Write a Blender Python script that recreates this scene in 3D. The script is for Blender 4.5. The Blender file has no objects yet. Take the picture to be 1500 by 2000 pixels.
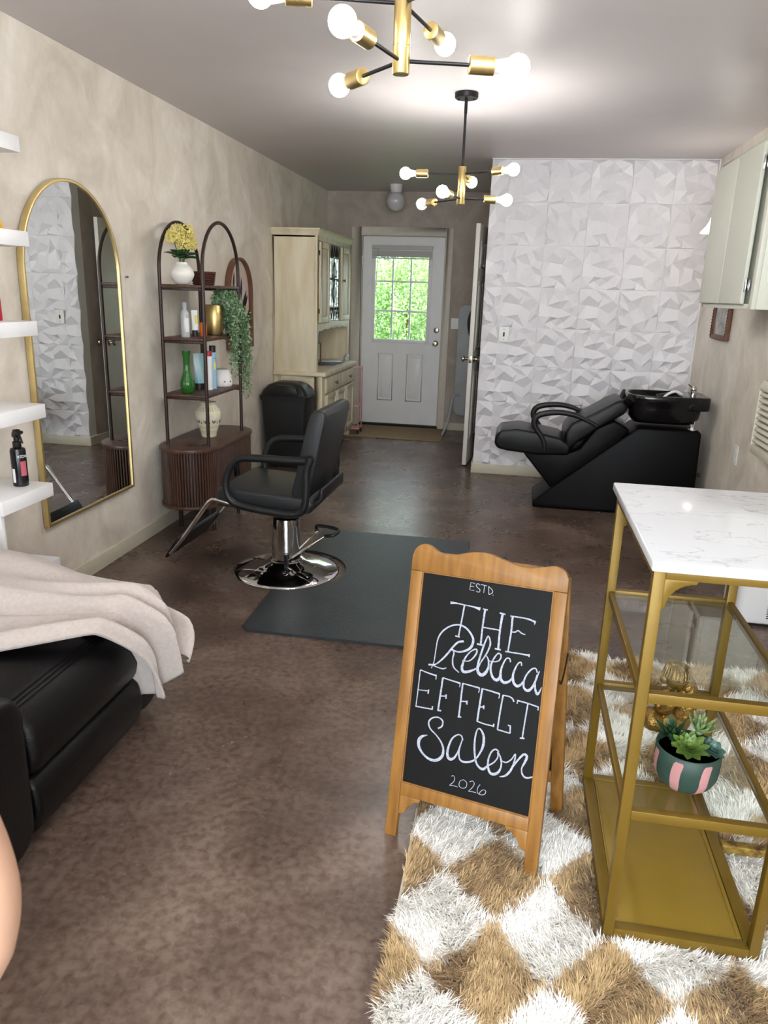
import bpy, bmesh, math, random, json
import numpy as np
from mathutils import Vector, Matrix, geometry
S = bpy.context.scene
COL = S.collection
PI = math.pi
random.seed(7)
rng = np.random.default_rng(7)

# ------------------------------------------------------------------ camera
F_PX, YAW, PITCH, ROLL = 1455.2, -.1651, .2867, .0318
fw = Vector((math.sin(YAW)*math.cos(PITCH), math.cos(YAW)*math.cos(PITCH), -math.sin(PITCH)))
r0 = Vector((math.cos(YAW), -math.sin(YAW), 0)); u0 = r0.cross(fw)
rt = r0*math.cos(ROLL)+u0*math.sin(ROLL); up = -r0*math.sin(ROLL)+u0*math.cos(ROLL)
cam = bpy.data.cameras.new('camera'); camo = bpy.data.objects.new('camera', cam); COL.objects.link(camo)
camo.matrix_world = Matrix(((rt.x, up.x, -fw.x, 0), (rt.y, up.y, -fw.y, 0), (rt.z, up.z, -fw.z, 1.475), (0, 0, 0, 1)))
cam.sensor_fit = 'AUTO'; cam.sensor_width = 36.0; cam.lens = F_PX/2000*36.0
cam.clip_start = .05; cam.clip_end = 100
cam.dof.use_dof = True; cam.dof.focus_distance = 2.6; cam.dof.aperture_fstop = 9.0
S.camera = camo
# ------------------------------------------------------------------ world, light, exposure
W = bpy.data.worlds.new('world'); S.world = W; W.use_nodes = True
nt = W.node_tree; bg = nt.nodes['Background']
sky = nt.nodes.new('ShaderNodeTexSky'); sky.sky_type = 'HOSEK_WILKIE'; sky.turbidity = 6; sky.ground_albedo = .4
sky.sun_direction = (0.3, -.6, .75)
mx = nt.nodes.new('ShaderNodeMix'); mx.data_type = 'RGBA'; mx.inputs[0].default_value = .6
nt.links.new(sky.outputs[0], mx.inputs[6]); mx.inputs[7].default_value = (.9, .97, 1, 1)
nt.links.new(mx.outputs[2], bg.inputs[0]); bg.inputs[1].default_value = 3.6
S.view_settings.view_transform = 'Standard'; S.view_settings.look = 'None'
S.view_settings.gamma = 1; S.view_settings.use_curve_mapping = False
S.view_settings.exposure = 1.58
BULB = 54.0            # emission of the chandelier bulbs
def area(name, loc, target, sx, sy, power, col=(1, 1, 1)):
    l = bpy.data.lights.new(name, 'AREA'); l.shape = 'RECTANGLE'; l.size = sx; l.size_y = sy; l.energy = power; l.color = col
    o = bpy.data.objects.new(name, l); COL.objects.link(o); o.location = loc
    o.rotation_euler = (Vector(target)-Vector(loc)).to_track_quat('-Z', 'Y').to_euler(); return o
# daylight coming in through the big front windows behind the photographer
area('front_window_daylight', (0.1, -1.40, 1.45), (-.1, 4, .9), 2.6, 1.7, 46, (.93, .96, 1))
S.cycles.max_bounces = 10; S.cycles.diffuse_bounces = 7; S.cycles.glossy_bounces = 4; S.cycles.transmission_bounces = 8
S.cycles.transparent_max_bounces = 12; S.cycles.caustics_reflective = False; S.cycles.caustics_refractive = False
S.cycles.sample_clamp_indirect = 4.0; S.cycles.use_denoising = True; S.cycles.denoising_input_passes = 'RGB_ALBEDO_NORMAL'; S.cycles.denoising_prefilter = 'ACCURATE'

# ------------------------------------------------------------------ materials
def lin(c):
    return tuple(((v/255)/12.92 if v/255 <= .04045 else ((v/255+.055)/1.055)**2.4) for v in c)+(1,)
def mat(name, c, rough=.5, metal=0, var=.06, scale=8, bump=0, bscale=60, coat=0, trans=0, emit=0, c2=None, spec=.5, ior=1.45, detail=4, stretch=None, alpha=1, sheen=0):
    m = bpy.data.materials.new(name); m.use_nodes = True
    n = m.node_tree.nodes; L = m.node_tree.links; b = n['Principled BSDF']
    b.inputs['Roughness'].default_value = rough; b.inputs['Metallic'].default_value = metal
    b.inputs['IOR'].default_value = ior; b.inputs['Specular IOR Level'].default_value = spec
    b.inputs['Coat Weight'].default_value = coat; b.inputs['Coat Roughness'].default_value = .08
    b.inputs['Transmission Weight'].default_value = trans; b.inputs['Alpha'].default_value = alpha
    if sheen: b.inputs['Sheen Weight'].default_value = sheen
    base = lin(c)
    tc = n.new('ShaderNodeTexCoord'); mp = n.new('ShaderNodeMapping'); L.new(tc.outputs['Object'], mp.inputs[0])
    if stretch: mp.inputs['Scale'].default_value = stretch
    nz = n.new('ShaderNodeTexNoise'); nz.inputs['Scale'].default_value = scale; nz.inputs['Detail'].default_value = detail
    L.new(mp.outputs[0], nz.inputs[0])
    rp = n.new('ShaderNodeValToRGB'); rp.color_ramp.elements[0].position = .35; rp.color_ramp.elements[1].position = .65
    a = lin(c2) if c2 else tuple(v*(1-var) for v in base[:3])+(1,)
    z = base if c2 else tuple(min(1, v*(1+var)) for v in base[:3])+(1,)
    rp.color_ramp.elements[0].color = a; rp.color_ramp.elements[1].color = z
    L.new(nz.outputs[0], rp.inputs[0]); L.new(rp.outputs[0], b.inputs['Base Color'])
    if bump:
        n2 = n.new('ShaderNodeTexNoise'); n2.inputs['Scale'].default_value = bscale; n2.inputs['Detail'].default_value = 3
        L.new(mp.outputs[0], n2.inputs[0]); bp = n.new('ShaderNodeBump'); bp.inputs['Strength'].default_value = bump
        bp.inputs['Distance'].default_value = .004; L.new(n2.outputs[0], bp.inputs['Height']); L.new(bp.outputs[0], b.inputs['Normal'])
    if emit:
        b.inputs['Emission Color'].default_value = base; b.inputs['Emission Strength'].default_value = emit
    return m
M = {}
def glassmat(name, tint, rough=0.0, shadow=True):
    m = bpy.data.materials.new(name); m.use_nodes = True; n = m.node_tree.nodes; L = m.node_tree.links
    for x in list(n): n.remove(x)
    o = n.new('ShaderNodeOutputMaterial'); g = n.new('ShaderNodeBsdfGlossy'); g.inputs['Roughness'].default_value = rough+.01
    t = n.new('ShaderNodeBsdfTransparent'); t.inputs[0].default_value = lin(tint)
    f = n.new('ShaderNodeLayerWeight'); f.inputs[0].default_value = .5
    pw = n.new('ShaderNodeMath'); pw.operation = 'POWER'; pw.inputs[1].default_value = 4; L.new(f.outputs['Facing'], pw.inputs[0])
    mm = n.new('ShaderNodeMath'); mm.operation = 'MULTIPLY_ADD'; mm.inputs[1].default_value = .9; mm.inputs[2].default_value = .045
    L.new(pw.outputs[0], mm.inputs[0]); x = n.new('ShaderNodeMixShader'); L.new(mm.outputs[0], x.inputs[0])
    L.new(t.outputs[0], x.inputs[1]); L.new(g.outputs[0], x.inputs[2]); L.new(x.outputs[0], o.inputs[0]); return m
def wallmat(name, ca, cb, cc, rough=.7):
    """lime-washed plaster: soft cloudy patches with brushed strokes"""
    m = mat(name, ca, rough, var=.02, bump=.15, bscale=45); n = m.node_tree.nodes; L = m.node_tree.links; b = n['Principled BSDF']
    tc = n.new('ShaderNodeTexCoord'); mp = n.new('ShaderNodeMapping'); L.new(tc.outputs['Object'], mp.inputs[0])
    mp.inputs['Scale'].default_value = (1, 1, .8); mp.inputs['Rotation'].default_value = (.35, .3, .2)
    n1 = n.new('ShaderNodeTexNoise'); n1.inputs['Scale'].default_value = 3.2; n1.inputs['Detail'].default_value = 5; n1.inputs['Distortion'].default_value = 1.1
    L.new(mp.outputs[0], n1.inputs[0]); r = n.new('ShaderNodeValToRGB')
    e = r.color_ramp.elements; e[0].position = .3; e[0].color = lin(cb); e[1].position = .72; e[1].color = lin(cc)
    k = e.new(.5); k.color = lin(ca); L.new(n1.outputs[0], r.inputs[0])
    n2 = n.new('ShaderNodeTexNoise'); n2.inputs['Scale'].default_value = 11; n2.inputs['Detail'].default_value = 6; n2.inputs['Distortion'].default_value = 2
    L.new(mp.outputs[0], n2.inputs[0]); mr = n.new('ShaderNodeMapRange'); mr.inputs[1].default_value = .3; mr.inputs[2].default_value = .7
    mr.inputs[3].default_value = .95; mr.inputs[4].default_value = 1.03; L.new(n2.outputs[0], mr.inputs[0])
    vm = n.new('ShaderNodeVectorMath'); vm.operation = 'SCALE'; L.new(r.outputs[0], vm.inputs[0]); L.new(mr.outputs[0], vm.inputs['Scale'])
    L.new(vm.outputs[0], b.inputs['Base Color']); return m
M['limewash'] = wallmat('limewash_beige', (222, 214, 202), (206, 197, 184), (236, 230, 221))
M['limewash_shaded'] = wallmat('limewash_shaded', (168, 157, 148), (156, 145, 136), (182, 172, 164))  # beige limewash darkened in colour for the light falloff at the back
M['ceiling'] = mat('ceiling_paint', (196, 190, 191), .45, spec=.35, var=.02, scale=3, bump=.12, bscale=120)
def floormat():
    m = mat('stained_concrete', (92, 72, 62), .3, c2=(70, 55, 48), scale=2.2, detail=8)
    n = m.node_tree.nodes; L = m.node_tree.links; b = n['Principled BSDF']
    tc = n.new('ShaderNodeTexCoord')
    def nz(sc, det, dist):
        k = n.new('ShaderNodeTexNoise'); k.inputs['Scale'].default_value = sc; k.inputs['Detail'].default_value = det; k.inputs['Distortion'].default_value = dist
        L.new(tc.outputs['Object'], k.inputs[0]); return k
    a = nz(2.4, 6, .5); r = n.new('ShaderNodeValToRGB'); e = r.color_ramp.elements
    e[0].position = .12; e[0].color = lin((44, 32, 27)); e[1].position = .9; e[1].color = lin((140, 125, 114)); k = e.new(.5); k.color = lin((97, 82, 73)); L.new(a.outputs[0], r.inputs[0])
    c = nz(42, 6, .3); r2 = n.new('ShaderNodeValToRGB'); e = r2.color_ramp.elements
    e[0].position = .26; e[0].color = (.5, .38, .32, 1); e[1].position = .62; e[1].color = (1.12, 1.12, 1.12, 1); L.new(c.outputs[0], r2.inputs[0])
    mu = n.new('ShaderNodeMix'); mu.data_type = 'RGBA'; mu.blend_type = 'MULTIPLY'; mu.inputs[0].default_value = .9
    L.new(r.outputs[0], mu.inputs[6]); L.new(r2.outputs[0], mu.inputs[7]); L.new(mu.outputs[2], b.inputs['Base Color'])
    d = nz(5, 5, 0); mr = n.new('ShaderNodeMapRange'); mr.inputs[3].default_value = .2; mr.inputs[4].default_value = .36; L.new(d.outputs[0], mr.inputs[0]); L.new(mr.outputs[0], b.inputs['Roughness'])
    return m
M['floor'] = floormat()
M['cream_trim'] = mat('cream_trim_paint', (204, 198, 180), .5, var=.03, scale=14)
M['beige_trim'] = mat('beige_trim_paint', (206, 198, 187), .55, var=.03, scale=14)
M['white_paint'] = mat('white_paint', (222, 222, 222), .42, var=.02)
M['door_white'] = mat('door_white', (226, 226, 228), .4, var=.02)
M['dark_door'] = mat('interior_door_paint', (222, 220, 214), .4, var=.03)
M['pvc'] = mat('white_pvc_panel', (220, 219, 224), .42, var=.01)
M['white_lam'] = mat('white_laminate', (236, 237, 240), .35, var=.01)
M['gold'] = mat('brushed_gold', (204, 180, 122), .38, 1, var=.08, scale=30, stretch=(1, 1, .05))
M['gold_paint'] = mat('gold_metal_paint', (112, 88, 26), .42, .35, var=.07, scale=6)
M['figurine_gold'] = mat('figurine_gold', (176, 144, 80), .3, .9, c2=(130, 102, 52), scale=70, bump=.8, bscale=160)
M['gold_plate'] = mat('gold_plate_paint', (136, 110, 38), .4, .3, var=.06, scale=5)
M['worn_gold'] = mat('worn_gold_paint', (158, 132, 58), .5, .4, c2=(84, 56, 30), scale=55)
M['mirror_gold'] = mat('mirror_frame_gold', (216, 194, 138), .38, .9, var=.05, scale=20)
M['mirror'] = mat('mirror_glass', (235, 238, 236), .0, 1, var=0)
M['black_metal'] = mat('black_metal', (22, 22, 24), .4, .3, var=.1)
M['chrome'] = mat('chrome', (215, 215, 215), .06, 1, var=.01)
M['nickel'] = mat('brushed_nickel', (170, 160, 145), .25, 1, var=.04)
M['brass'] = mat('aged_brass', (140, 110, 60), .35, 1, c2=(70, 55, 35), scale=40)
M['black_leather'] = mat('black_leather', (6, 6, 8), .33, spec=.34, var=.1, bump=.25, bscale=260)
M['grey_leather'] = mat('charcoal_vinyl', (34, 36, 39), .36, var=.1, bump=.25, bscale=240)
M['black_vinyl'] = mat('black_vinyl', (6, 6, 9), .42, spec=.14, var=.08, bump=.12, bscale=200)
M['black_gloss'] = mat('black_gloss_plastic', (12, 12, 14), .12, var=.05)
M['black_rubber'] = mat('black_rubber_grip', (18, 19, 21), .45, var=.1)
M['black_plastic'] = mat('black_plastic', (20, 20, 22), .42, var=.06, bump=.1, bscale=200)
M['mat_rubber'] = mat('floor_mat_vinyl', (46, 50, 54), .3, var=.12, bump=.5, bscale=170, scale=5)
M['walnut'] = mat('walnut_wood', (86, 58, 46), .45, c2=(58, 38, 30), scale=14, stretch=(3, 3, .35))
M['walnut_top'] = mat('walnut_top', (84, 60, 50), .4, c2=(70, 48, 39), scale=10, stretch=(5, .6, 1))
M['pole'] = mat('dark_brown_metal', (52, 38, 34), .4, .3, var=.06)
M['cream_wood'] = mat('cream_distressed_wood', (222, 213, 188), .5, c2=(206, 194, 164), scale=5, stretch=(3, 3, .5), detail=6)
M['sign_wood'] = mat('honey_pine', (146, 103, 48), .45, c2=(120, 81, 34), scale=9, stretch=(5, 5, .6), detail=6)
M['chalkboard'] = mat('chalkboard_black', (12, 12, 13), .6, spec=.25, c2=(9, 9, 10), scale=6)
M['chalk'] = mat('chalk_paint', (176, 181, 194), .8, c2=(138, 144, 160), scale=160)
M['chalk_thin'] = M['chalk']
M['rug_white'] = mat('rug_white_wool', (251, 249, 245), .9, var=.04, scale=30, sheen=.3)
M['rug_tan'] = mat('rug_tan_wool', (204, 176, 132), .9, c2=(174, 146, 104), scale=40, sheen=.2)
M['rug_back'] = mat('rug_backing', (205, 195, 178), .9)
M['blanket'] = mat('blanket_fleece', (206, 195, 190), .95, c2=(196, 185, 180), scale=90, bump=.9, bscale=420, sheen=.5)
M['white_ceramic'] = mat('white_ceramic', (232, 230, 226), .35, var=.02)
M['flower'] = mat('yellow_petals', (238, 228, 156), .7, c2=(220, 204, 104), scale=90)
M['leaf'] = mat('green_leaf', (44, 84, 40), .5, c2=(28, 58, 30), scale=30)
M['leaf_ivy'] = mat('ivy_leaf', (152, 178, 140), .5, c2=(78, 112, 76), scale=25)
M['stem'] = mat('stem_green', (70, 96, 48), .6)
M['wicker'] = mat('brown_wicker', (92, 50, 38), .6, c2=(58, 30, 24), scale=70, bump=.8, bscale=150)
M['green_glass'] = mat('green_glass', (58, 140, 52), .08, trans=.55, var=.05, spec=.6)
M['clear_plastic'] = mat('clear_plastic', (214, 218, 220), .15, trans=.35, var=.02)
M['label_white'] = mat('label_white', (225, 226, 228), .5, var=.01)
M['label_yellow'] = mat('label_yellow', (232, 218, 60), .5, var=.01)
M['orange'] = mat('orange_plastic', (236, 108, 36), .4, var=.02)
M['teal'] = mat('teal_label', (110, 168, 180), .35, c2=(196, 212, 214), scale=16, stretch=(1, 1, .2))
M['sky_blue'] = mat('sky_blue_can', (142, 186, 214), .35, var=.02)
M['red_plastic'] = mat('red_plastic', (178, 26, 44), .3, var=.03)
M['pink_label'] = mat('pink_label', (186, 92, 104), .5, var=.05)
M['dark_bottle'] = mat('dark_bottle', (22, 20, 28), .2, var=.05)
M['yellow_wood'] = mat('yellow_wood', (226, 178, 74), .45, var=.06)
M['bin'] = mat('bin_black_plastic', (24, 25, 27), .5, var=.06, bump=.15, bscale=220)
M['marble'] = None
M['skin'] = mat('skin', (186, 148, 126), .5, var=.03, scale=20)
M['cloth_dark'] = mat('dark_cloth', (48, 50, 58), .9, var=.06)
M['hair'] = mat('brown_hair', (70, 46, 34), .6, c2=(46, 30, 22), scale=60)
M['coir'] = mat('coir_mat', (168, 146, 116), .95, c2=(136, 114, 84), scale=90, bump=1, bscale=300)
M['glass'] = glassmat('clear_glass', (249, 252, 250))
M['pane'] = glassmat('window_pane_glass', (246, 250, 250))
M['plate'] = mat('switch_plate_white', (226, 226, 224), .4, var=.01)
M['cab_green'] = mat('sage_white_paint', (204, 206, 194), .42, var=.008, scale=3)
M['hinge'] = mat('hinge_steel', (190, 190, 190), .2, 1, var=.02)
M['terracotta_pic'] = mat('print_paper', (206, 190, 182), .8, var=.03)
M['dark_print'] = mat('print_ink', (36, 40, 46), .8)
M['frame_brown'] = mat('brown_frame', (112, 76, 56), .5, c2=(90, 58, 42), scale=16)
M['grey_pic'] = mat('silver_print', (186, 186, 184), .5, c2=(140, 140, 140), scale=14)
M['led'] = mat('bulb_light', (255, 252, 246), .3, var=0, emit=BULB)
M['lamp_shade'] = mat('lit_shade', (255, 250, 240), .4, var=0, emit=7)
M['bulb_neck'] = mat('bulb_neck_plastic', (226, 226, 228), .4, var=0)
M['globe_off'] = mat('milk_glass_globe', (196, 196, 200), .15, var=.01)
M['heater'] = mat('heater_cream', (216, 212, 196), .45, var=.02)
M['dark_gap'] = mat('dark_interior', (16, 15, 14), .8)
M['purifier'] = mat('appliance_white', (230, 231, 234), .3, var=.01)
M['pot_green'] = mat('pot_green', (36, 60, 52), .55, var=.05)
M['pot_pink'] = mat('pot_pink', (170, 122, 122), .55, var=.04)
M['soil'] = mat('dark_soil', (26, 20, 16), .95, bump=1, bscale=200)
M['succ_a'] = mat('succulent_lime', (98, 122, 50), .45, c2=(72, 98, 42), scale=20)
M['succ_b'] = mat('succulent_dark', (38, 70, 40), .45, c2=(28, 54, 34), scale=20)
M['succ_c'] = mat('succulent_pale', (130, 152, 96), .45, c2=(78, 108, 72), scale=30)
M['succ_d'] = mat('succulent_blue', (78, 104, 94), .45, c2=(66, 98, 88), scale=20)
M['grass'] = mat('outdoor_grass', (112, 150, 70), .9, c2=(80, 118, 50), scale=4)
M['bush'] = mat('bush_leaf', (182, 206, 138), .6, c2=(132, 170, 96), scale=3)
M['bush_dark'] = mat('bush_leaf_dark', (120, 156, 100), .6, c2=(84, 120, 74), scale=3)
M['bark'] = mat('bark', (110, 84, 64), .9)
M['blind'] = mat('blind_vinyl', (186, 184, 182), .5, var=.02)
M['grey_plastic'] = mat('grey_plastic', (168, 172, 178), .45)
M['pink_metal'] = mat('pink_metal', (206, 150, 150), .4, .2)
M['urn'] = mat('urn_glaze', (222, 214, 190), .2, var=.04, scale=10)
M['urn_green'] = mat('urn_green_glaze', (96, 136, 70), .25, c2=(128, 156, 92), scale=60)
M['urn_blue'] = mat('urn_blue_glaze', (62, 82, 110), .25)
M['urn_peach'] = mat('urn_peach_glaze', (212, 178, 140), .25)
M['towel'] = mat('towel_grey', (176, 172, 172), .9, bump=.6, bscale=200)
M['paper'] = mat('paper_stack', (120, 124, 132), .7, c2=(70, 76, 90), scale=20)
def marble():
    m = mat('white_marble', (226, 228, 230), .12, var=.015, scale=5); n = m.node_tree.nodes; L = m.node_tree.links; b = n['Principled BSDF']
    tc = n.new('ShaderNodeTexCoord'); mp = n.new('ShaderNodeMapping'); L.new(tc.outputs['Object'], mp.inputs[0])
    mp.inputs['Rotation'].default_value = (0, 0, .5); mp.inputs['Scale'].default_value = (1.2, 4.2, 1)
    w = n.new('ShaderNodeTexNoise'); w.inputs['Scale'].default_value = 2.6; w.inputs['Detail'].default_value = 5; w.inputs['Distortion'].default_value = .5; L.new(mp.outputs[0], w.inputs[0])
    s = n.new('ShaderNodeMath'); s.operation = 'SUBTRACT'; s.inputs[1].default_value = .5; L.new(w.outputs[0], s.inputs[0])
    a = n.new('ShaderNodeMath'); a.operation = 'ABSOLUTE'; L.new(s.outputs[0], a.inputs[0])
    r = n.new('ShaderNodeValToRGB'); e = r.color_ramp.elements; e[0].position = 0; e[0].color = lin((170, 170, 168)); e[1].position = .006; e[1].color = lin((205, 208, 213)); L.new(a.outputs[0], r.inputs[0])
    L.new(r.outputs[0], b.inputs['Base Color']); return m
M['marble'] = marble()

# ------------------------------------------------------------------ mesh helpers
class MB:
    def __init__(s): s.v = []; s.f = []
    def add(s, vs, fs):
        k = len(s.v); s.v += [tuple(v) for v in vs]; s.f += [tuple(i+k for i in f) for f in fs]; return s
    def box(s, a, b):
        x0, y0, z0 = a; x1, y1, z1 = b
        return s.add([(x0, y0, z0), (x1, y0, z0), (x1, y1, z0), (x0, y1, z0), (x0, y0, z1), (x1, y0, z1), (x1, y1, z1), (x0, y1, z1)],
                     [(0, 3, 2, 1), (4, 5, 6, 7), (0, 1, 5, 4), (1, 2, 6, 5), (2, 3, 7, 6), (3, 0, 4, 7)])
    def bar(s, p, q, w, h=None, upv=(0, 0, 1)):
        p = Vector(p); q = Vector(q); d = (q-p).normalized(); h = h or w; u = Vector(upv)
        if abs(d.dot(u)) > .98: u = Vector((0, 1, 0))
        a = d.cross(u).normalized()*w/2; b = a.cross(d).normalized()*h/2
        vs = [c+i*a+j*b for c in (p, q) for i, j in ((-1, -1), (1, -1), (1, 1), (-1, 1))]
        return s.add(vs, [(0, 1, 2, 3), (7, 6, 5, 4), (0, 4, 5, 1), (1, 5, 6, 2), (2, 6, 7, 3), (3, 7, 4, 0)])
    def tube(s, pts, r, n=12, closed=False, sc=(1, 1)):
        pts = [Vector(p) for p in pts]; N = len(pts); rs = r if isinstance(r, (list, tuple)) else [r]*N
        k0 = len(s.v); prev = None; rings = []
        for i, p in enumerate(pts):
            if closed: t = pts[(i+1) % N]-pts[i-1]
            else: t = pts[min(i+1, N-1)]-pts[max(i-1, 0)]
            t.normalize()
            if prev is None:
                a = t.orthogonal().normalized()
            else:
                a = prev-t*prev.dot(t); a = a.normalized() if a.length > 1e-6 else t.orthogonal().normalized()
            prev = a; b = t.cross(a)
            rings.append([p+(a*math.cos(2*PI*j/n)*sc[0]+b*math.sin(2*PI*j/n)*sc[1])*rs[i] for j in range(n)])
        vs = [v for rg in rings for v in rg]; fs = []
        for i in range(N if closed else N-1):
            i2 = (i+1) % N
            for j in range(n): fs.append((i*n+j, i*n+(j+1) % n, i2*n+(j+1) % n, i2*n+j))
        if not closed: fs.append(tuple(range(n-1, -1, -1))); fs.append(tuple((N-1)*n+j for j in range(n)))
        return s.add(vs, fs)
    def cyl(s, p, q, r, n=20, r2=None): return s.tube([p, q], [r, r if r2 is None else r2], n)
    def lathe(s, prof, c=(0, 0, 0), n=32, axis='z', closed=False, ribs=0, amp=0):
        vs = []; fs = []
        for (r, z) in prof:
            for j in range(n):
                t = 2*PI*j/n; rr = r*(1+amp*math.cos(ribs*t)) if ribs else r; x, y = rr*math.cos(t), rr*math.sin(t)
                p = (x, y, z) if axis == 'z' else ((z, x, y) if axis == 'x' else (x, z, y))
                vs.append((c[0]+p[0], c[1]+p[1], c[2]+p[2]))
        m = len(prof)
        for i in range(m-1 if not closed else m):
            i2 = (i+1) % m
            for j in range(n):
                q = (i*n+j, i*n+(j+1) % n, i2*n+(j+1) % n, i2*n+j); fs.append(q if axis != 'y' else q[::-1])
        if not closed:
            if prof[0][0] > 1e-5: fs.append(tuple(range(n-1, -1, -1)))
            if prof[-1][0] > 1e-5: fs.append(tuple((m-1)*n+j for j in range(n)))
        return s.add(vs, fs)
    def sphere(s, c, r, n=20, m=12, sc=(1, 1, 1)):
        vs = []; fs = []
        for i in range(m+1):
            a = PI*i/m
            for j in range(n):
                t = 2*PI*j/n; vs.append((c[0]+r*sc[0]*math.sin(a)*math.cos(t), c[1]+r*sc[1]*math.sin(a)*math.sin(t), c[2]-r*sc[2]*math.cos(a)))
        for i in range(m):
            for j in range(n): fs.append((i*n+j, i*n+(j+1) % n, (i+1)*n+(j+1) % n, (i+1)*n+j))
        return s.add(vs, fs)
    def prism(s, poly, a, b, axis='y'):
        """extrude a 2-D outline between a and b along axis"""
        def P(u, v, w): return {'y': (u, w, v), 'x': (w, u, v), 'z': (u, v, w)}[axis]
        n = len(poly); vs = [P(u, v, a) for u, v in poly]+[P(u, v, b) for u, v in poly]
        fs = [tuple(range(n)), tuple(range(2*n-1, n-1, -1))]+[(i, n+i, n+(i+1) % n, (i+1) % n) for i in range(n)]
        return s.add(vs, fs)
    def grid(s, fn, nu, nv, thick=None):
        vs = [fn(i/nu, j/nv) for i in range(nu+1) for j in range(nv+1)]
        fs = [(i*(nv+1)+j, (i+1)*(nv+1)+j, (i+1)*(nv+1)+j+1, i*(nv+1)+j+1) for i in range(nu) for j in range(nv)]
        return s.add(vs, fs)
    def xf(s, mtx, k=0):
        s.v[k:] = [tuple(mtx @ Vector(v)) for v in s.v[k:]]; return s
    def build(s, name, m, parent=None, smooth=40, bevel=0, segs=2, subsurf=0, loc=None, solid=0, weld=False):
        me = bpy.data.meshes.new(name); me.from_pydata(s.v, [], s.f); me.update()
        bm = bmesh.new(); bm.from_mesh(me)
        if weld or True: bmesh.ops.remove_doubles(bm, verts=bm.verts, dist=1e-5)
        bmesh.ops.recalc_face_normals(bm, faces=bm.faces)
        if bevel:
            es = [e for e in bm.edges if len(e.link_faces) == 2 and e.calc_face_angle(0) > .6]
            bmesh.ops.bevel(bm, geom=es, offset=bevel, offset_type='OFFSET', segments=segs, profile=.5, affect='EDGES', clamp_overlap=True)
        bm.to_mesh(me); bm.free()
        if smooth:
            me.polygons.foreach_set('use_smooth', [True]*len(me.polygons)); me.set_sharp_from_angle(angle=math.radians(smooth))
        if isinstance(m, (list, tuple)):
            for q in m: me.materials.append(q)
        else: me.materials.append(m)
        o = bpy.data.objects.new(name, me); COL.objects.link(o)
        if parent: o.parent = parent
        if loc: o.location = loc
        if solid:
            q = o.modifiers.new('solid', 'SOLIDIFY'); q.thickness = solid; q.offset = 0
        if subsurf:
            q = o.modifiers.new('sub', 'SUBSURF'); q.levels = subsurf; q.render_levels = subsurf
        return o
def tag(o, label=None, cat=None, group=None, kind=None):
    if label: o['label'] = label
    if cat: o['category'] = cat
    if group: o['group'] = group
    if kind: o['kind'] = kind
    return o
def thing(name, loc, label, cat, group=None, rz=0):
    o = bpy.data.objects.new(name, None); COL.objects.link(o); o.location = loc; o.rotation_euler = (0, 0, rz); o.empty_display_size = .05
    return tag(o, label, cat, group)
def struct(name, mb, m, label=None, **k):
    o = mb.build(name, m, **k); o['kind'] = 'structure'; o['label'] = label or name.replace('_', ' '); return o
def copy_tree(o, parent=None):
    c = o.copy(); COL.objects.link(c)
    if parent: c.parent = parent
    for ch in list(o.children): copy_tree(ch, c)
    return c
def arc(cx, cy, r, a0, a1, n, ry=None):
    ry = ry or r
    return [(cx+r*math.cos(a0+(a1-a0)*i/n), cy+ry*math.sin(a0+(a1-a0)*i/n)) for i in range(n+1)]
def smoothpath(pts, k=6, closed=False):
    P = [Vector(p) for p in pts]; out = []; n = len(P)
    for i in range(n if closed else n-1):
        p1, p2 = P[i], P[(i+1) % n]; p0 = P[i-1] if (i > 0 or closed) else p1*2-p2; p3 = P[(i+2) % n] if (i+2 < n or closed) else p2*2-p1
        for j in range(k):
            t = j/k; out.append(.5*((2*p1)+(p2-p0)*t+(2*p0-5*p1+4*p2-p3)*t*t+(3*p1-p0-3*p2+p3)*t**3))
    if not closed: out.append(P[-1])
    return out
def rrect(x0, y0, x1, y1, r, n=5):
    return arc(x1-r, y1-r, r, 0, PI/2, n)+arc(x0+r, y1-r, r, PI/2, PI, n)+arc(x0+r, y0+r, r, PI, 1.5*PI, n)+arc(x1-r, y0+r, r, 1.5*PI, 2*PI, n)
def text(name, s, size, m, parent, loc, rot, ext=.0004):
    cu = bpy.data.curves.new(name, 'FONT'); cu.body = s; cu.size = size; cu.extrude = ext; cu.align_x = 'CENTER'; cu.align_y = 'CENTER'
    t = bpy.data.objects.new(name, cu); COL.objects.link(t); bpy.context.view_layer.update()
    me = bpy.data.meshes.new_from_object(t); bpy.data.objects.remove(t); me.materials.clear(); me.materials.append(m)
    o = bpy.data.objects.new(name, me); COL.objects.link(o); o.parent = parent; o.location = loc; o.rotation_euler = rot; return o

XL, XR, XP, YP, YB, ZC, YF = -2.1145, 1.3854, -.292, 6.37, 8.38, 2.497, -1.6
# ================================================================== structure
struct('floor', MB().box((XL-.1, YF-.1, -.05), (XR+.1, YB+.12, 0)), M['floor'], 'brown stained concrete floor', smooth=0)
struct('ceiling', MB().box((XL-.1, YF-.1, ZC), (XR+.1, YB+.12, ZC+.05)), M['ceiling'], 'pale satin painted ceiling', smooth=0)
struct('wall_left', MB().box((XL-.1, YF-.1, 0), (XL, YB+.1, ZC)), M['limewash'], 'beige limewashed wall on the left', smooth=0)
struct('wall_right', MB().box((XR, YF-.1, 0), (XR+.1, YB+.1, ZC)), M['limewash'], 'beige limewashed wall on the right', smooth=0)
DX0, DX1, DZ = -1.735, -.815, 2.06
struct('wall_back', MB().box((XL, YB, 0), (DX0, YB+.1, ZC)).box((DX1, YB, 0), (XR, YB+.1, ZC)).box((DX0, YB, DZ), (DX1, YB+.1, ZC)), M['limewash_shaded'], 'limewashed back wall around the garden door', smooth=0)
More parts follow.
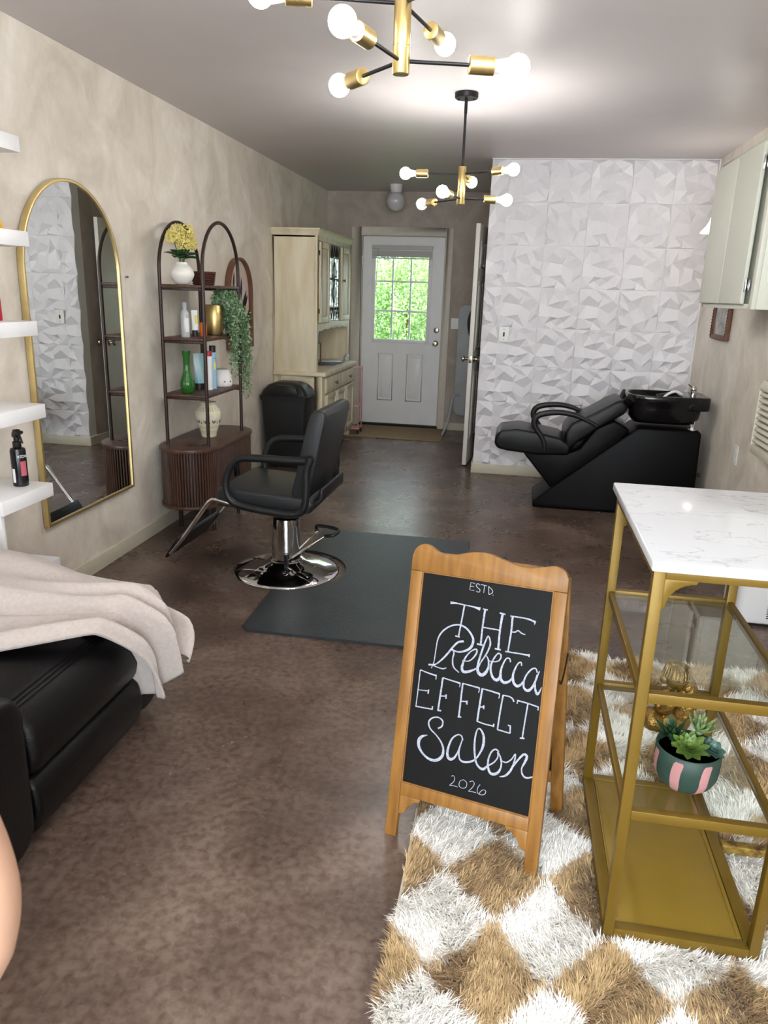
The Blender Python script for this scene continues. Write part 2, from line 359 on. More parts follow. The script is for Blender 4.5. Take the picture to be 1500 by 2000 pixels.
struct('wall_return', MB().box((XP, YP+.1, 0), (XP+.1, 7.33, ZC)).box((XP, 8.09, 0), (XP+.1, YB, ZC)).box((XP, 7.33, 2.07), (XP+.1, 8.09, ZC)), M['limewash_shaded'], 'short limewashed wall behind the tiled wall corner', smooth=0)
# accent wall, one object per embossed panel
wa = struct('wall_accent', MB().box((XP, YP, 0), (XR, YP+.1, ZC)), M['white_paint'], 'wall clad in white faceted panels', smooth=0)
def facet(lows, peaks, TL, TR, BL, BR, seed):
    """one embossed panel design: valley stars and peaks, triangulated into flat facets"""
    r = random.Random(seed)
    def uv_(x, y):
        v = ((y-TL[1])/(BL[1]-TL[1])); xl = TL[0]+(BL[0]-TL[0])*v; xr = TR[0]+(BR[0]-TR[0])*v; return ((x-xl)/(xr-xl), 1-v)
    bd = [(0, 0, .0), (1, 0, .0), (1, 1, .0), (0, 1, .0)]+[(t, e, .05) for t in (.35, .66) for e in (0, 1)]+[(e, t, .05) for t in (.3, .62) for e in (0, 1)]
    inn = [(*uv_(*q), r.uniform(.0, .08)) for q in lows]+[(*uv_(*q), r.uniform(.8, 1)) for q in peaks]
    allp = bd+[q for q in inn if .03 < q[0] < .97 and .03 < q[1] < .97]
    vv, ee, ff, *_ = geometry.delaunay_2d_cdt([Vector(q[:2]) for q in allp], [], [], 0, 1e-6)
    out_ = []
    for v in vv:
        q = min(allp, key=lambda c: (c[0]-v.x)**2+(c[1]-v.y)**2); out_.append((v.x, v.y, q[2]))
    adj = {i: set() for i in range(len(out_))}
    for f in ff:
        for a in f: adj[a] |= set(f)-{a}
    hh = {i: ((.0 if q[2] < .01 else .5) if (q[0] < .001 or q[0] > .999 or q[1] < .001 or q[1] > .999) else (.0 if q[2] < .1 else None)) for i, q in enumerate(out_)}
    for i in sorted(adj, key=lambda k: -len(adj[k])):
        if hh[i] is None:
            ns = [hh[j] for j in adj[i] if hh[j] is not None and hh[j] > .52]
            hh[i] = (1.0 if (not ns or sum(ns)/len(ns) < .8) else .55)*r.uniform(.9, 1)
    return [(x, y, hh[i]) for i, (x, y, _) in enumerate(out_)], [tuple(f) for f in ff]
DES = [facet([(1120, 130), (1265, 135), (1140, 285), (1210, 290), (1085, 430), (1230, 440)], [(1030, 100), (1205, 82), (1390, 100), (1180, 205), (1300, 185), (1040, 255), (1330, 270), (1075, 380), (1172, 392), (1330, 350), (1005, 470), (1135, 488), (1320, 482)], (965, 55), (1425, 60), (930, 515), (1380, 520), 3),
       facet([(570, 230), (765, 140), (830, 320), (640, 420)], [(600, 118), (790, 92), (868, 168), (708, 250), (692, 362), (540, 385), (805, 447), (612, 482), (892, 350), (505, 225), (700, 190)], (505, 48), (950, 48), (460, 505), (915, 510), 11),
       facet([(245, 238), (395, 205), (245, 305), (95, 335), (375, 350), (110, 200)], [(165, 175), (172, 80), (350, 95), (440, 120), (342, 262), (190, 275), (325, 380), (60, 455), (185, 445), (432, 468), (428, 305), (50, 250), (290, 130)], (45, 45), (485, 50), (5, 500), (445, 510), 28)]
TILE_ROWS = ['ACBABA', 'ABCBAB', 'ACBABC', 'CBABCB', 'BABABA', 'ABABCB', 'BABABA', 'ACBABC']
zb = [2.487, 2.182, 1.866, 1.55, 1.235, .925, .622, .322, .085]
xb = [XP, -.158, .156, .466, .772, 1.08, XR-.005]
TM = {}
for ri in range(8):
    for ci in range(6):
        x0, x1, z1, z0 = xb[ci], xb[ci+1], zb[ri], zb[ri+1]
        d = 'ABC'.index(TILE_ROWS[ri][ci]); rot = 2 if (d == 2 and ri % 2) else 0
        w, hh = x1-x0, z1-z0; key = (d, rot, ci == 0, ri == 7)
        if key not in TM:
            vs, fs = DES[d]; k = MB(); full = .31
            def rr(u, v):
                for _ in range(rot): u, v = v, 1-u
                return u, v
            V = [(rr(x, y)[0]*full, rr(x, y)[1]*full, z) for x, y, z in vs]
            bm = bmesh.new(); bv = [bm.verts.new((a, -.004-.038*c, b)) for a, b, c in V]
            for f in fs: bm.faces.new([bv[i] for i in f])
            if ci == 0: bmesh.ops.bisect_plane(bm, geom=bm.verts[:]+bm.edges[:]+bm.faces[:], plane_co=(w, 0, 0), plane_no=(1, 0, 0), clear_outer=True)
            if ri == 7: bmesh.ops.bisect_plane(bm, geom=bm.verts[:]+bm.edges[:]+bm.faces[:], plane_co=(0, 0, full-hh), plane_no=(0, 0, -1), clear_outer=True)
            bmesh.ops.recalc_face_normals(bm, faces=bm.faces)
            nn = sum((f.normal.y for f in bm.faces), 0)
            if nn > 0: bmesh.ops.reverse_faces(bm, faces=bm.faces)
            bd = [e for e in bm.edges if e.is_boundary]
            ex = bmesh.ops.extrude_edge_only(bm, edges=bd)
            for g in ex['geom']:
                if isinstance(g, bmesh.types.BMVert): g.co.y = 0
            me = bpy.data.meshes.new('panel_tile'); bm.to_mesh(me); bm.free(); me.materials.append(M['pvc']); TM[key] = me
        o = bpy.data.objects.new('panel_tile', TM[key]); COL.objects.link(o); o.parent = wa
        sx = 1 if ci == 0 else (w-.0015)/.31; sz = 1 if ri == 7 else (hh-.0015)/.31
        o.location = (x0, YP-.001, z0 if ri != 7 else z0-(.31-hh)); o.scale = (sx, 1, sz)
MB().box((XP-.004, YP-.025, zb[0]), (XR, YP, ZC)).build('crown_strip', M['white_paint'], wa, bevel=.004)
MB().box((XR-.012, YP-.03, .085), (XR, YP, zb[0])).build('edge_strip', M['white_paint'], wa, bevel=.003)
# baseboards
struct('baseboard_left', MB().box((XL, YF, 0), (XL+.014, 6.46, .085)), M['cream_trim'], 'cream baseboard along the left wall', bevel=.004)
struct('baseboard_accent', MB().box((XP-.014, YP-.036, 0), (XR, YP, .085)).box((XP-.014, YP, 0), (XP, 7.33, .085)), M['cream_trim'], 'cream baseboard under the faceted panels', bevel=.004)
struct('baseboard_right', MB().box((XR-.014, YF, 0), (XR, YP-.04, .085)), M['cream_trim'], 'cream baseboard along the right wall', bevel=.004)
struct('baseboard_back', MB().box((-.74, YB-.014, 0), (XP-.02, YB, .085)).box((XL+.016, YB-.014, 0), (-1.85, YB, .085)), M['cream_trim'], 'cream baseboard beside the garden door', bevel=.004)
# wall behind the photographer with its window
struct('wall_front', MB().box((XL, YF-.1, 0), (-1.3, YF, ZC)).box((1.2, YF-.1, 0), (XR, YF, ZC)).box((-1.3, YF-.1, 2.3), (1.2, YF, ZC)).box((-1.3, YF-.1, 0), (1.2, YF, .55)), M['limewash'], 'wall behind the photographer', smooth=0)
wf = struct('window_1', MB().box((-1.3, YF-.1, .55), (-1.24, YF, 2.3)).box((1.14, YF-.1, .55), (1.2, YF, 2.3)).box((-.05, YF-.08, .6), (.01, YF-.02, 2.25)).box((-1.24, YF-.1, 2.24), (1.14, YF, 2.3)).box((-1.24, YF-.1, .55), (1.14, YF, .61)), M['white_paint'], 'front window behind the photographer', bevel=.003)
for x0 in (-1.24, .01): MB().box((x0, YF-.055, .61), (x0+1.19 if x0 < 0 else 1.14, YF-.05, 2.24)).build('pane', M['pane'], wf, smooth=0)
# ---- garden door
tr = struct('trim_1', MB().box((-1.84, YB-.02, 0), (DX0, YB, 2.145)).box((DX1, YB-.02, 0), (-.742, YB, 2.145)).box((DX0, YB-.02, DZ), (DX1, YB, 2.145))
       .box((DX0-.0, YB, 0), (DX0+.012, YB+.1, DZ)).box((DX1-.012, YB, 0), (DX1, YB+.1, DZ)), M['beige_trim'], 'beige casing around the garden door', bevel=.004)
dx0, dx1, dz0, dz1 = DX0+.016, DX1-.016, .035, DZ-.01
wx0, wx1, wz0, wz1 = -1.585, -.985, .965, 1.905
Yd = YB+.02
d1 = struct('door_1', MB().box((dx0, Yd, dz0), (wx0, Yd+.045, dz1)).box((wx1, Yd, dz0), (dx1, Yd+.045, dz1)).box((wx0, Yd, dz0), (wx1, Yd+.045, wz0)).box((wx0, Yd, wz1), (wx1, Yd+.045, dz1)), M['door_white'], 'white half-glazed garden door with nine panes', smooth=30)
fr = MB(); t = .028
fr.box((wx0-t, Yd-.012, wz0-t), (wx0+.012, Yd, wz1+t)).box((wx1-.012, Yd-.012, wz0-t), (wx1+t, Yd, wz1+t)).box((wx0, Yd-.012, wz0-t), (wx1, Yd, wz0+.012)).box((wx0, Yd-.012, wz1-.012), (wx1, Yd, wz1+t))
fr.build('glass_frame', M['door_white'], d1, bevel=.004)
for i in range(3):
    for j in range(3):
        a = wx0+(wx1-wx0)*i/3; b = wz0+(wz1-wz0)*j/3
        MB().box((a+.006, Yd+.02, b+.006), (a+(wx1-wx0)/3-.006, Yd+.024, b+(wz1-wz0)/3-.006)).build('pane', M['pane'], d1, smooth=0)
mu = MB()
for i in (1, 2):
    a = wx0+(wx1-wx0)*i/3; mu.box((a-.009, Yd+.008, wz0), (a+.009, Yd+.036, wz1)); b = wz0+(wz1-wz0)*i/3; mu.box((wx0, Yd+.0085, b-.009), (wx1, Yd+.0365, b+.009))
mu.build('muntins', M['door_white'], d1, bevel=.002)
for a0, a1 in ((-1.53, -1.345), (-1.205, -1.01)):
    k = MB().box((a0+.03, Yd-.008, .33), (a1-.03, Yd, .785)); k.build('raised_panel', M['door_white'], d1, bevel=.007)
    t = .014
    MB().box((a0, Yd-.006, .295), (a0+t, Yd, .82)).box((a1-t, Yd-.006, .295), (a1, Yd, .82)).box((a0+t, Yd-.006, .295), (a1-t, Yd, .295+t)).box((a0+t, Yd-.006, .82-t), (a1-t, Yd, .82)).build('panel_molding', M['door_white'], d1, bevel=.003)
def knob(parent, c, s=1, deadbolt=False):
    k = MB()
    if deadbolt: k.lathe([(0, -.0), (.03, 0), (.03, -.012), (.02, -.016), (0, -.016)], c, 24, 'y'); k.box((c[0]-.004, c[1]-.03, c[2]-.014), (c[0]+.004, c[1]-.014, c[2]+.014))
    else: k.lathe([(0, 0), (.032, 0), (.032, -.006), (.014, -.012), (.012, -.035), (.026, -.045), (.029, -.058), (.02, -.068), (0, -.07)], c, 24, 'y')
    return k.build('deadbolt' if deadbolt else 'knob', M['nickel'], parent)
knob(d1, (-.885, Yd, .95)); knob(d1, (-.88, Yd, 1.09), deadbolt=True)
for z in (.3, 1.05, 1.8): MB().cyl((dx0-.004, Yd-.006, z-.05), (dx0-.004, Yd-.006, z+.05), .006, 10).build('hinge', M['nickel'], d1)
MB().box((DX0, YB+.066, 0), (DX0+.03, YB+.09, DZ)).box((DX1-.03, YB+.066, 0), (DX1, YB+.09, DZ)).box((DX0, YB+.066, DZ-.03), (DX1, YB+.09, DZ)).build('door_stop', M['beige_trim'], d1)
MB().box((DX0, YB-.03, 0), (DX1, YB+.1, .028)).build('threshold', M['dark_gap'], d1, bevel=.004)
bl = thing('window_blind', (-1.285, Yd-.03, 1.9), 'raised white mini blind at the top of the garden door glass', 'blind')
MB().box((-.33, -.02, .02), (.33, .018, .06)).build('head_rail', M['blind'], bl, bevel=.003)
for i in range(9): MB().box((-.325, -.018, -.058+i*.0075), (.325, .016, -.0515+i*.0075)).build('slat', M['blind'], bl, smooth=0)
MB().box((-.326, -.018, -.076), (.326, .016, -.064)).build('bottom_rail', M['blind'], bl, bevel=.002)
MB().cyl((-.26, -.026, .03), (-.275, -.026, -.42), .0035, 8).build('wand', M['grey_plastic'], bl)
# ---- interior door ajar
d2 = struct('door_2', MB().box((-.018, -.745, 0), (.018, 0, 2.03)), M['dark_door'], 'white interior door standing ajar beside the faceted wall', bevel=.002)
d2.location = (XP-.02, 7.31, .012); d2.rotation_euler = (0, 0, math.radians(-5.5))
for (y0, y1) in ((-.66, -.42), (-.32, -.08)):
    for (z0, z1) in ((.22, .82), (1.0, 1.58), (1.68, 1.9)):
        MB().box((.0175, y0, z0), (.022, y1, z0+.016)).box((.0175, y0, z1-.016), (.022, y1, z1)).box((.0175, y0, z0+.016), (.022, y0+.016, z1-.016)).box((.0175, y1-.016, z0+.016), (.022, y1, z1-.016)).box((.0175, y0+.04, z0+.04), (.0225, y1-.04, z1-.04)).build('raised_panel', M['dark_door'], d2, bevel=.002)
for sg in (-1, 1):
    MB().lathe([(0, 0), (.031, 0), (.031, .006), (.013, .012), (.012, .035), (.026, .044), (.029, .056), (.02, .066), (0, .068)], (0, 0, 0), 24, 'x').xf(Matrix.Translation((sg*.018, -.685, .93)) @ Matrix.Scale(sg, 4, (1, 0, 0))).build('knob', M['nickel'], d2)
MB().box((-.012, -.7475, .9), (.012, -.744, .96)).build('latch_plate', M['nickel'], d2, bevel=.001)

# ================================================================== lights of the room
def bulb_arm(root, c, z, ang, R, big, tilt=0.0, opaque=True):
    """one arm: rod, brass socket cup and bulb (bulb glows)"""
    d = Vector((math.cos(ang), math.sin(ang), tilt)); c = Vector((0, 0, z))
    MB().cyl(c+d*.008, c+d*(R-.115), .0048, 10).build('arm', M['black_metal'], root)
    a = c+d*(R-.125); b = c+d*(R-.06)
    MB().tube([a, a+d*.002, b-d*.001, b], [.018, .0215, .0215, .0195], 20).build('socket_cup', M['gold'], root)
    e = c+d*R; r = .031 if big else .0295
    bl = MB().sphere(tuple(e), r, 24, 14).build('bulb', M['led'], root)
    MB().tube([b-d*.004, b+d*.006, e-d*r*.82], [.0145, .0155, r*.66], 18).build('bulb_neck', M['bulb_neck'], bl)
def chandelier(loc, label, lower, upper, zt):
    root = thing('chandelier', loc, label, 'chandelier', 'sputnik chandeliers')
    MB().lathe([(0, 0), (.020, 0), (.0215, .002), (.0215, .190), (.020, .192), (0, .192)], (0, 0, 0), 28).build('hub', M['gold'], root)
    MB().lathe([(.0218, 0), (.0218, .001)], (0, 0, .062), 28, closed=False).build('hub_ring', M['nickel'], root)
    MB().cyl((0, 0, .19), (0, 0, zt-.03), .007, 14).cyl((0, 0, zt-.10), (0, 0, zt-.03), .0085, 14).build('downrod', M['black_metal'], root)
    k = MB().lathe([(0, zt-.028), (.058, zt-.028), (.062, zt-.022), (.062, zt-.001), (0, zt-.001)], (0, 0, 0), 32)
    for s in (-1, 1): k.cyl((s*.04, 0, zt-.028), (s*.04, 0, zt-.036), .005, 8)
    k.build('canopy', M['black_metal'], root)
    for a, R, big in lower: bulb_arm(root, None, .03, math.radians(a), R, big)
    for a, R, big in upper: bulb_arm(root, None, .155, math.radians(a), R, big)
    return root
chandelier((-.338, 2.07, 1.998), 'gold and black chandelier nearest the camera, cut by the top of the photo', [(14, .295, 1), (134, .30, 0), (-106, .30, 1)], [(77, .325, 0), (-165, .345, 1), (-44, .33, 1)], ZC-1.998)
chandelier((-.362, 4.40, 1.948), 'smaller looking gold and black chandelier further back, hanging below its round black canopy', [(8, .25, 1), (133, .365, 1), (-104, .30, 1)], [(-178, .31, 1), (-30, .32, 1), (84, .31, 1)], ZC-1.948)
gl = thing('globe_ceiling_light', (-1.29, 7.86, ZC), 'unlit white glass globe light on the ceiling in front of the garden door', 'ceiling light')
MB().lathe([(0, -.075), (.045, -.075), (.058, -.05), (.062, 0), (0, 0)], (0, 0, 0), 28).build('fitter', M['white_paint'], gl)
MB().sphere((0, 0, -.15), .092, 28, 18).build('globe', M['globe_off'], gl)
sc = thing('wall_sconce', (XR, 5.66, 1.99), 'lit bell shaped white lamp half hidden by the wall cabinet', 'wall lamp')
MB().lathe([(0, 0), (.05, 0), (.05, -.015), (0, -.02)], (0, 0, 0), 24, 'x').build('wall_plate', M['nickel'], sc)
MB().tube(smoothpath([(-.01, 0, 0), (-.08, 0, .03), (-.12, 0, .07), (-.12, 0, .05)], 5), .007, 10).build('arm', M['nickel'], sc)
MB().lathe([(.018, .055), (.028, .04), (.034, .01), (.05, -.02), (.075, -.05), (.085, -.065)], (-.135, 0, 0), 32).build('shade', M['lamp_shade'], sc)

# ================================================================== left wall: mirror
mr = thing('arched_mirror', (XL+.004, 3.41, .37), 'tall arched wall mirror in a thin gold frame', 'mirror')
hw, hz = .405, 1.56; zs = hz-hw
out = [(-hw, 0), (hw, 0)]+arc(0, zs, hw, 0, PI, 36); ins = [(-hw+.014, .014), (hw-.014, .014)]+arc(0, zs, hw-.014, 0, PI, 36)
n = len(out); k = MB()
vs = []
for x in (0, .03): vs += [(x, a, b) for a, b in out]+[(x, a, b) for a, b in ins]
fs = []
for i in range(n):
    j = (i+1) % n
    fs += [(i, j, n+j, n+i), (2*n+i, 3*n+i, 3*n+j, 2*n+j), (i, 2*n+i, 2*n+j, j), (n+i, n+j, 3*n+j, 3*n+i)]
k.add(vs, fs).build('frame', M['mirror_gold'], mr, bevel=.002)
MB().prism([(a, b) for a, b in ins], .004, .022, 'x').build('mirror_glass', M['mirror'], mr, smooth=0)
nl = thing('wall_hook', (XL, 3.926, 1.512), 'tiny screw in the limewashed wall right of the arched mirror', 'hook')
MB().lathe([(0, 0), (.006, 0), (.004, .01), (.007, .014), (0, .016)], (0, 0, 0), 12, 'x').build('screw_head', M['nickel'], nl)
# white column shelf
sh = thing('column_shelf', (XL, 2.42, 0), 'white laminate column of floating shelves at the left edge', 'shelf')
for z in (1.985, 1.655, 1.325, 1.0, .67, .34):
    MB().box((.002, 0, z-.056), (.25, .322, z)).build('shelf_board', M['white_lam'], sh, bevel=.002)
MB().box((.002, .016, 0), (.225, .034, .614)).build('side_panel', M['white_lam'], sh, bevel=.001)
sp = thing('spray_bottle', (-1.955, 2.665, .67), 'black trigger spray bottle with a pink label on the white shelf', 'bottle')
MB().lathe([(0, 0), (.027, 0), (.03, .003), (.03, .145), (.027, .155), (.014, .16), (.014, .165)], (0, 0, 0), 28).build('bottle_body', M['dark_bottle'], sp)
MB().lathe([(.0155, .16), (.0165, .163), (.0165, .182), (.011, .186), (.011, .2)], (0, 0, 0), 20).build('collar', M['black_plastic'], sp)
k = MB().prism([(-.022, .198), (-.02, .215), (-.004, .232), (.018, .234), (.036, .226), (.04, .218), (.03, .214), (.014, .214), (.01, .2)], -.009, .009, 'y'); k.box((.034, -.006, .222), (.052, .006, .232))
k.xf(Matrix.Rotation(-.5, 4, 'Z')); k.build('spray_head', M['black_plastic'], sp, bevel=.002)
k = MB().tube([(.022, 0, .216), (.036, 0, .2), (.05, 0, .182)], [.006, .005, .003], 8).xf(Matrix.Rotation(-.5, 4, 'Z')); k.build('trigger', M['black_plastic'], sp)
def label_patch(parent, r, z0, z1, a0, a1, m, name='label'):
    k = MB(); k.grid(lambda u, v: (r*math.cos(a0+(a1-a0)*u), r*math.sin(a0+(a1-a0)*u), z0+(z1-z0)*v), 10, 1); return k.build(name, m, parent)
fa = math.atan2(-2.665, 1.955)
label_patch(sp, .0304, .045, .105, fa+.15, fa+.95, M['pink_label']); label_patch(sp, .0304, .018, .075, fa-1.1, fa-.62, M['label_white'], 'barcode_label')
t = text('brand_lettering', 'REDK', .016, M['label_white'], sp, (0.0308*math.cos(fa+.45), .0308*math.sin(fa+.45), .125), (PI/2, 0, fa+.45+PI/2))
rb = thing('red_bottle', (-1.985, 2.655, 1.325), 'red hair product bottle with a black cap on the white shelf', 'bottle')
MB().lathe([(0, 0), (.027, 0), (.029, .003), (.029, .078), (.026, .086), (0, .087)], (0, 0, 0), 28).build('bottle_body', M['red_plastic'], rb)
MB().lathe([(0, .086), (.0235, .086), (.0235, .112), (.021, .115), (0, .115)], (0, 0, 0), 24).build('cap', M['black_gloss'], rb)
label_patch(rb, .0294, .012, .04, fa-1.2, fa-.3, M['label_white'])
yf = thing('triangular_wooden_frame', (-1.99, 2.66, 1.655), 'small yellow wooden triangle frame on the white shelf', 'frame')
k = MB(); A, B_, C_ = Vector((0, -.1, .006)), Vector((0, .1, .006)), Vector((0, 0, .2))
for p, q in ((A, B_), (B_, C_), (C_, A)): k.bar(p, q, .022, .014)
k.build('frame', M['yellow_wood'], yf, bevel=.002); MB().prism([(-.08, .01), (.08, .01), (0, .17)], -.002, .002, 'x').build('back_board', M['label_white'], yf, smooth=0)

# ================================================================== arched etagere with tambour cabinet
et = thing('arched_shelf_unit', (0, 0, 0), 'walnut cabinet with two arched brown metal frames holding open shelves', 'shelf unit')
cy0, cy1, cx, cr = 4.195, 4.72, -1.9, .188
def stadium(r, grow=0, n=16):
    return arc(cx, cy1-.0, r+grow, 0, PI, n)+arc(cx, cy0, r+grow, PI, 2*PI, n)
MB().prism(stadium(cr), .53, .553, 'z').build('cabinet_top', M['walnut_top'], et, bevel=.004)
MB().prism(stadium(cr), .185, .205, 'z').build('cabinet_base', M['walnut'], et, bevel=.004)
MB().prism(stadium(cr-.028), .2, .535, 'z').build('cabinet_core', M['pole'], et, smooth=60)  # core coloured dark to deepen the shade in the slat grooves
k = MB(); path = stadium(cr-.018, n=40); P2 = [Vector((a, b)) for a, b in path]; L = 0; seg = []
for i in range(len(P2)):
    a, b = P2[i], P2[(i+1) % len(P2)]; seg.append((a, b, (b-a).length))
tot = sum(s[2] for s in seg); N = int(tot/.0165); i = 0; acc = 0
for j in range(N):
    t = tot*j/N
    while acc+seg[i][2] < t: acc += seg[i][2]; i += 1
    a, b, l = seg[i]; p = a+(b-a)*((t-acc)/l); d = (b-a).normalized(); nn = Vector((d.y, -d.x))
    q = [p-d*.0057-nn*.008, p-d*.0057+nn*.004, p-d*.0035+nn*.008, p+d*.0035+nn*.008, p+d*.0057+nn*.004, p+d*.0057-nn*.008]
    k.prism([tuple(v) for v in q], .206, .529, 'z')
tag(k.build('tambour_slats', M['walnut'], et, smooth=25), kind='stuff')
for y in (4.44, 4.475): MB().box((cx+cr-.012, y-.007, .31), (cx+cr+.012, y+.007, .44)).build('door_handle', M['black_metal'], et, bevel=.003)
for x, y in ((-2.02, cy0+.07), (-1.79, cy0+.05), (-2.02, cy1-.05), (-1.79, cy1-.05)):
    MB().tube([(x, y, 0), (x, y, .19)], [.013, .016], 16).build('leg', M['pole'], et)
ya, yb_, zspr, rr_ = 4.165, 4.725, 1.555, .28
for x in (-2.035, -1.775):
    pts = [(x, ya, .55)]+[(x, ya, .55+(zspr-.55)*i/4) for i in range(1, 4)]+[(x, (ya+yb_)/2-rr_*math.cos(PI*i/28), zspr+rr_*math.sin(PI*i/28)) for i in range(29)]+[(x, yb_, .55+(zspr-.55)*i/4) for i in range(3, -1, -1)]
    MB().tube(pts, .0105, 12).build('arched_frame', M['pole'], et)
for z in (1.482, 1.185, .858):
    MB().prism(rrect(-2.045, ya-.012, -1.765, yb_+.012, .035), z-.016, z, 'z').build('shelf_board', M['walnut'], et, bevel=.003)
    MB().box((-2.035, ya, z-.032), (-1.775, ya+.014, z-.017)).build('shelf_rail', M['pole'], et, bevel=.002)
    MB().box((-2.035, yb_-.014, z-.032), (-1.775, yb_, z-.017)).build('shelf_rail', M['pole'], et, bevel=.002)
# items on it
vs = thing('flower_vase', (-1.935, 4.25, 1.482), 'round white ceramic vase on the top arched shelf', 'vase')
MB().lathe([(0, 0), (.036, 0), (.045, .006), (.06, .025), (.074, .05), (.078, .066), (.074, .085), (.06, .108), (.044, .122), (.037, .132), (.037, .14), (.033, .14), (.033, .128), (.045, .11), (.06, .085), (0, .03)], (0, 0, 0), 40).xf(Matrix.Scale(.88, 4)).build('vase_body', M['white_ceramic'], vs, smooth=80)
fl = thing('yellow_flower_bunch', (-1.935, 4.25, 1.60), 'bunch of yellow flowers with dark green leaves in the white vase', 'flowers')
rf = random.Random(5); fb = MB(); stm = MB()
heads = [(-.0, -.12, .16, .055), (.0, -.055, .2, .06), (.03, .03, .21, .062), (0, .1, .175, .055), (.045, -.05, .12, .055), (.05, .03, .13, .06), (.03, .09, .12, .045), (-.04, -.04, .17, .055), (-.04, .06, .17, .055)]
for hx, hy, hz_, hr in heads:
    hx *= .82; hy *= .82; hz_ = hz_*.8+.03; hr *= .8
    stm.tube([(0, 0, -.09), (hx*.3, hy*.3, .02), (hx, hy, hz_-.02)], [.002, .002, .002], 5)
    for _ in range(230):
        v = Vector((rf.gauss(0, 1), rf.gauss(0, 1), rf.gauss(0, 1))).normalized()*hr*rf.uniform(.72, 1)
        if v.z < -hr*.5: continue
        c = Vector((hx, hy, hz_-.028))+v; s_ = rf.uniform(.0038, .0064)
        nrm = v.normalized(); a = nrm.orthogonal().normalized(); b = nrm.cross(a); w = rf.uniform(0, 1.6)
        a, b = a*math.cos(w)+b*math.sin(w), b*math.cos(w)-a*math.sin(w)
        q = [c+nrm*s_*.2]+[c+(a*math.cos(i*PI/2)+b*math.sin(i*PI/2))*s_+nrm*s_*.5 for i in range(4)]+[c-nrm*s_*.6]
        fb.add(q, [(0, 1, 2), (0, 2, 3), (0, 3, 4), (0, 4, 1), (5, 2, 1), (5, 3, 2), (5, 4, 3), (5, 1, 4)])
tag(fb.build('blossoms', M['flower'], fl, smooth=0), kind='stuff'); stm.build('stems', M['stem'], fl)
def leafmesh(L_, w, curl=.3, n=6):
    k = MB(); vs = []; fs = []
    for i in range(n+1):
        t = i/n; ww = w*math.sin(PI*min(1, t*.95+.05))**.75*(1-.25*t); z = -curl*L_*t*t
        vs += [(L_*t, -ww, z+ww*.35), (L_*t, 0, z), (L_*t, ww, z+ww*.35)]
    for i in range(n):
        a = i*3; fs += [(a, a+1, a+4, a+3), (a+1, a+2, a+5, a+4)]
    return k.add(vs, fs)
for i, (az, el) in enumerate(((-1.9, .75), (-1.2, .5), (-2.6, .6), (1.5, .9), (1.1, .55), (1.9, .5), (.2, .6), (-.5, .55), (-1.5, .3), (.7, .3))):
    k = leafmesh(.082, .042); k.xf(Matrix.Translation((0, 0, .018)) @ Matrix.Rotation(az, 4, 'Z') @ Matrix.Rotation(-el, 4, 'Y') @ Matrix.Translation((.02, 0, 0))); k.build('leaf', M['leaf'], fl, solid=.0012)
bk = thing('wicker_basket', (-1.955, 4.60, 1.482), 'dark brown wicker basket on the top arched shelf', 'basket')
MB().lathe([(0, 0), (.07, 0), (.075, .006), (.088, .088), (.092, .09), (.092, .097), (.084, .097), (.07, .008), (0, .008)], (0, 0, 0), 40, ribs=20, amp=.012).xf(Matrix.Scale(.84, 4)).build('woven_body', M['wicker'], bk, smooth=60)
for i in range(6):
    z = .012+i*.0145; r = .0765+.013*z/.09
    MB().tube([(r*(1.01+.012*math.cos(20*a*PI/40+i*PI))*math.cos(a*PI/40), r*(1.01+.012*math.cos(20*a*PI/40+i*PI))*math.sin(a*PI/40), z) for a in range(80)], .0035, 6, closed=True).xf(Matrix.Scale(.84, 4)).build('weave_band', M['wicker'], bk)
def bottle(name, loc, label, cat, prof, m, n=28, **k):
    r = thing(name, loc, label, cat); MB().lathe(prof, (0, 0, 0), n, **k).build('bottle_body', m, r, smooth=60); return r
o = bottle('clear_bottle', (-1.935, 4.262, 1.185), 'tall clear plastic bottle with a pump cap on the second arched shelf', 'bottle', [(0, 0), (.025, 0), (.026, .004), (.025, .13), (.019, .15), (.012, .156), (.012, .16)], M['clear_plastic'])
MB().lathe([(.0, .156), (.0135, .158), (.0135, .195), (.011, .198), (0, .198)], (0, 0, 0), 20).build('cap', M['grey_plastic'], o)
label_patch(o, .0262, .03, .11, fa-.1, fa+.7, M['label_white'])
o = thing('squeeze_tube', (-1.905, 4.33, 1.185), 'white and yellow squeeze tube standing on its black cap', 'tube')
MB().lathe([(0, 0), (.0165, 0), (.0165, .038), (0, .038)], (0, 0, 0), 20).build('cap', M['black_plastic'], o)
k = MB(); vs_ = []; fs_ = []
for i in range(9):
    t = i/8; rx = .019*(1-t)+.021*t; ry = .019*(1-t)+.0015*t
    vs_ += [(ry*math.cos(2*PI*j/20), rx*math.sin(2*PI*j/20), .038+.115*t) for j in range(20)]
fs_ = [(i*20+j, i*20+(j+1) % 20, (i+1)*20+(j+1) % 20, (i+1)*20+j) for i in range(8) for j in range(20)]+[tuple(range(160, 180))]
k.add(vs_, fs_).xf(Matrix.Rotation(-.7, 4, 'Z')); k.build('tube_body', M['label_white'], o, smooth=60)
k = MB().grid(lambda u, v: (.0195*math.cos(-.9+.9*u)*(1-.35*v)+.001, .0195*math.sin(-.9+.9*u), .075+.05*v), 6, 3); k.build('label', M['label_yellow'], o)
o = bottle('orange_bottle', (-1.875, 4.385, 1.185), 'small orange bottle with a black tapered cap', 'bottle', [(0, 0), (.019, 0), (.02, .003), (.02, .075), (.013, .083), (0, .084)], M['orange'])
MB().lathe([(0, .082), (.0125, .084), (.0115, .115), (.006, .125), (0, .126)], (0, 0, 0), 20).build('cap', M['black_plastic'], o)
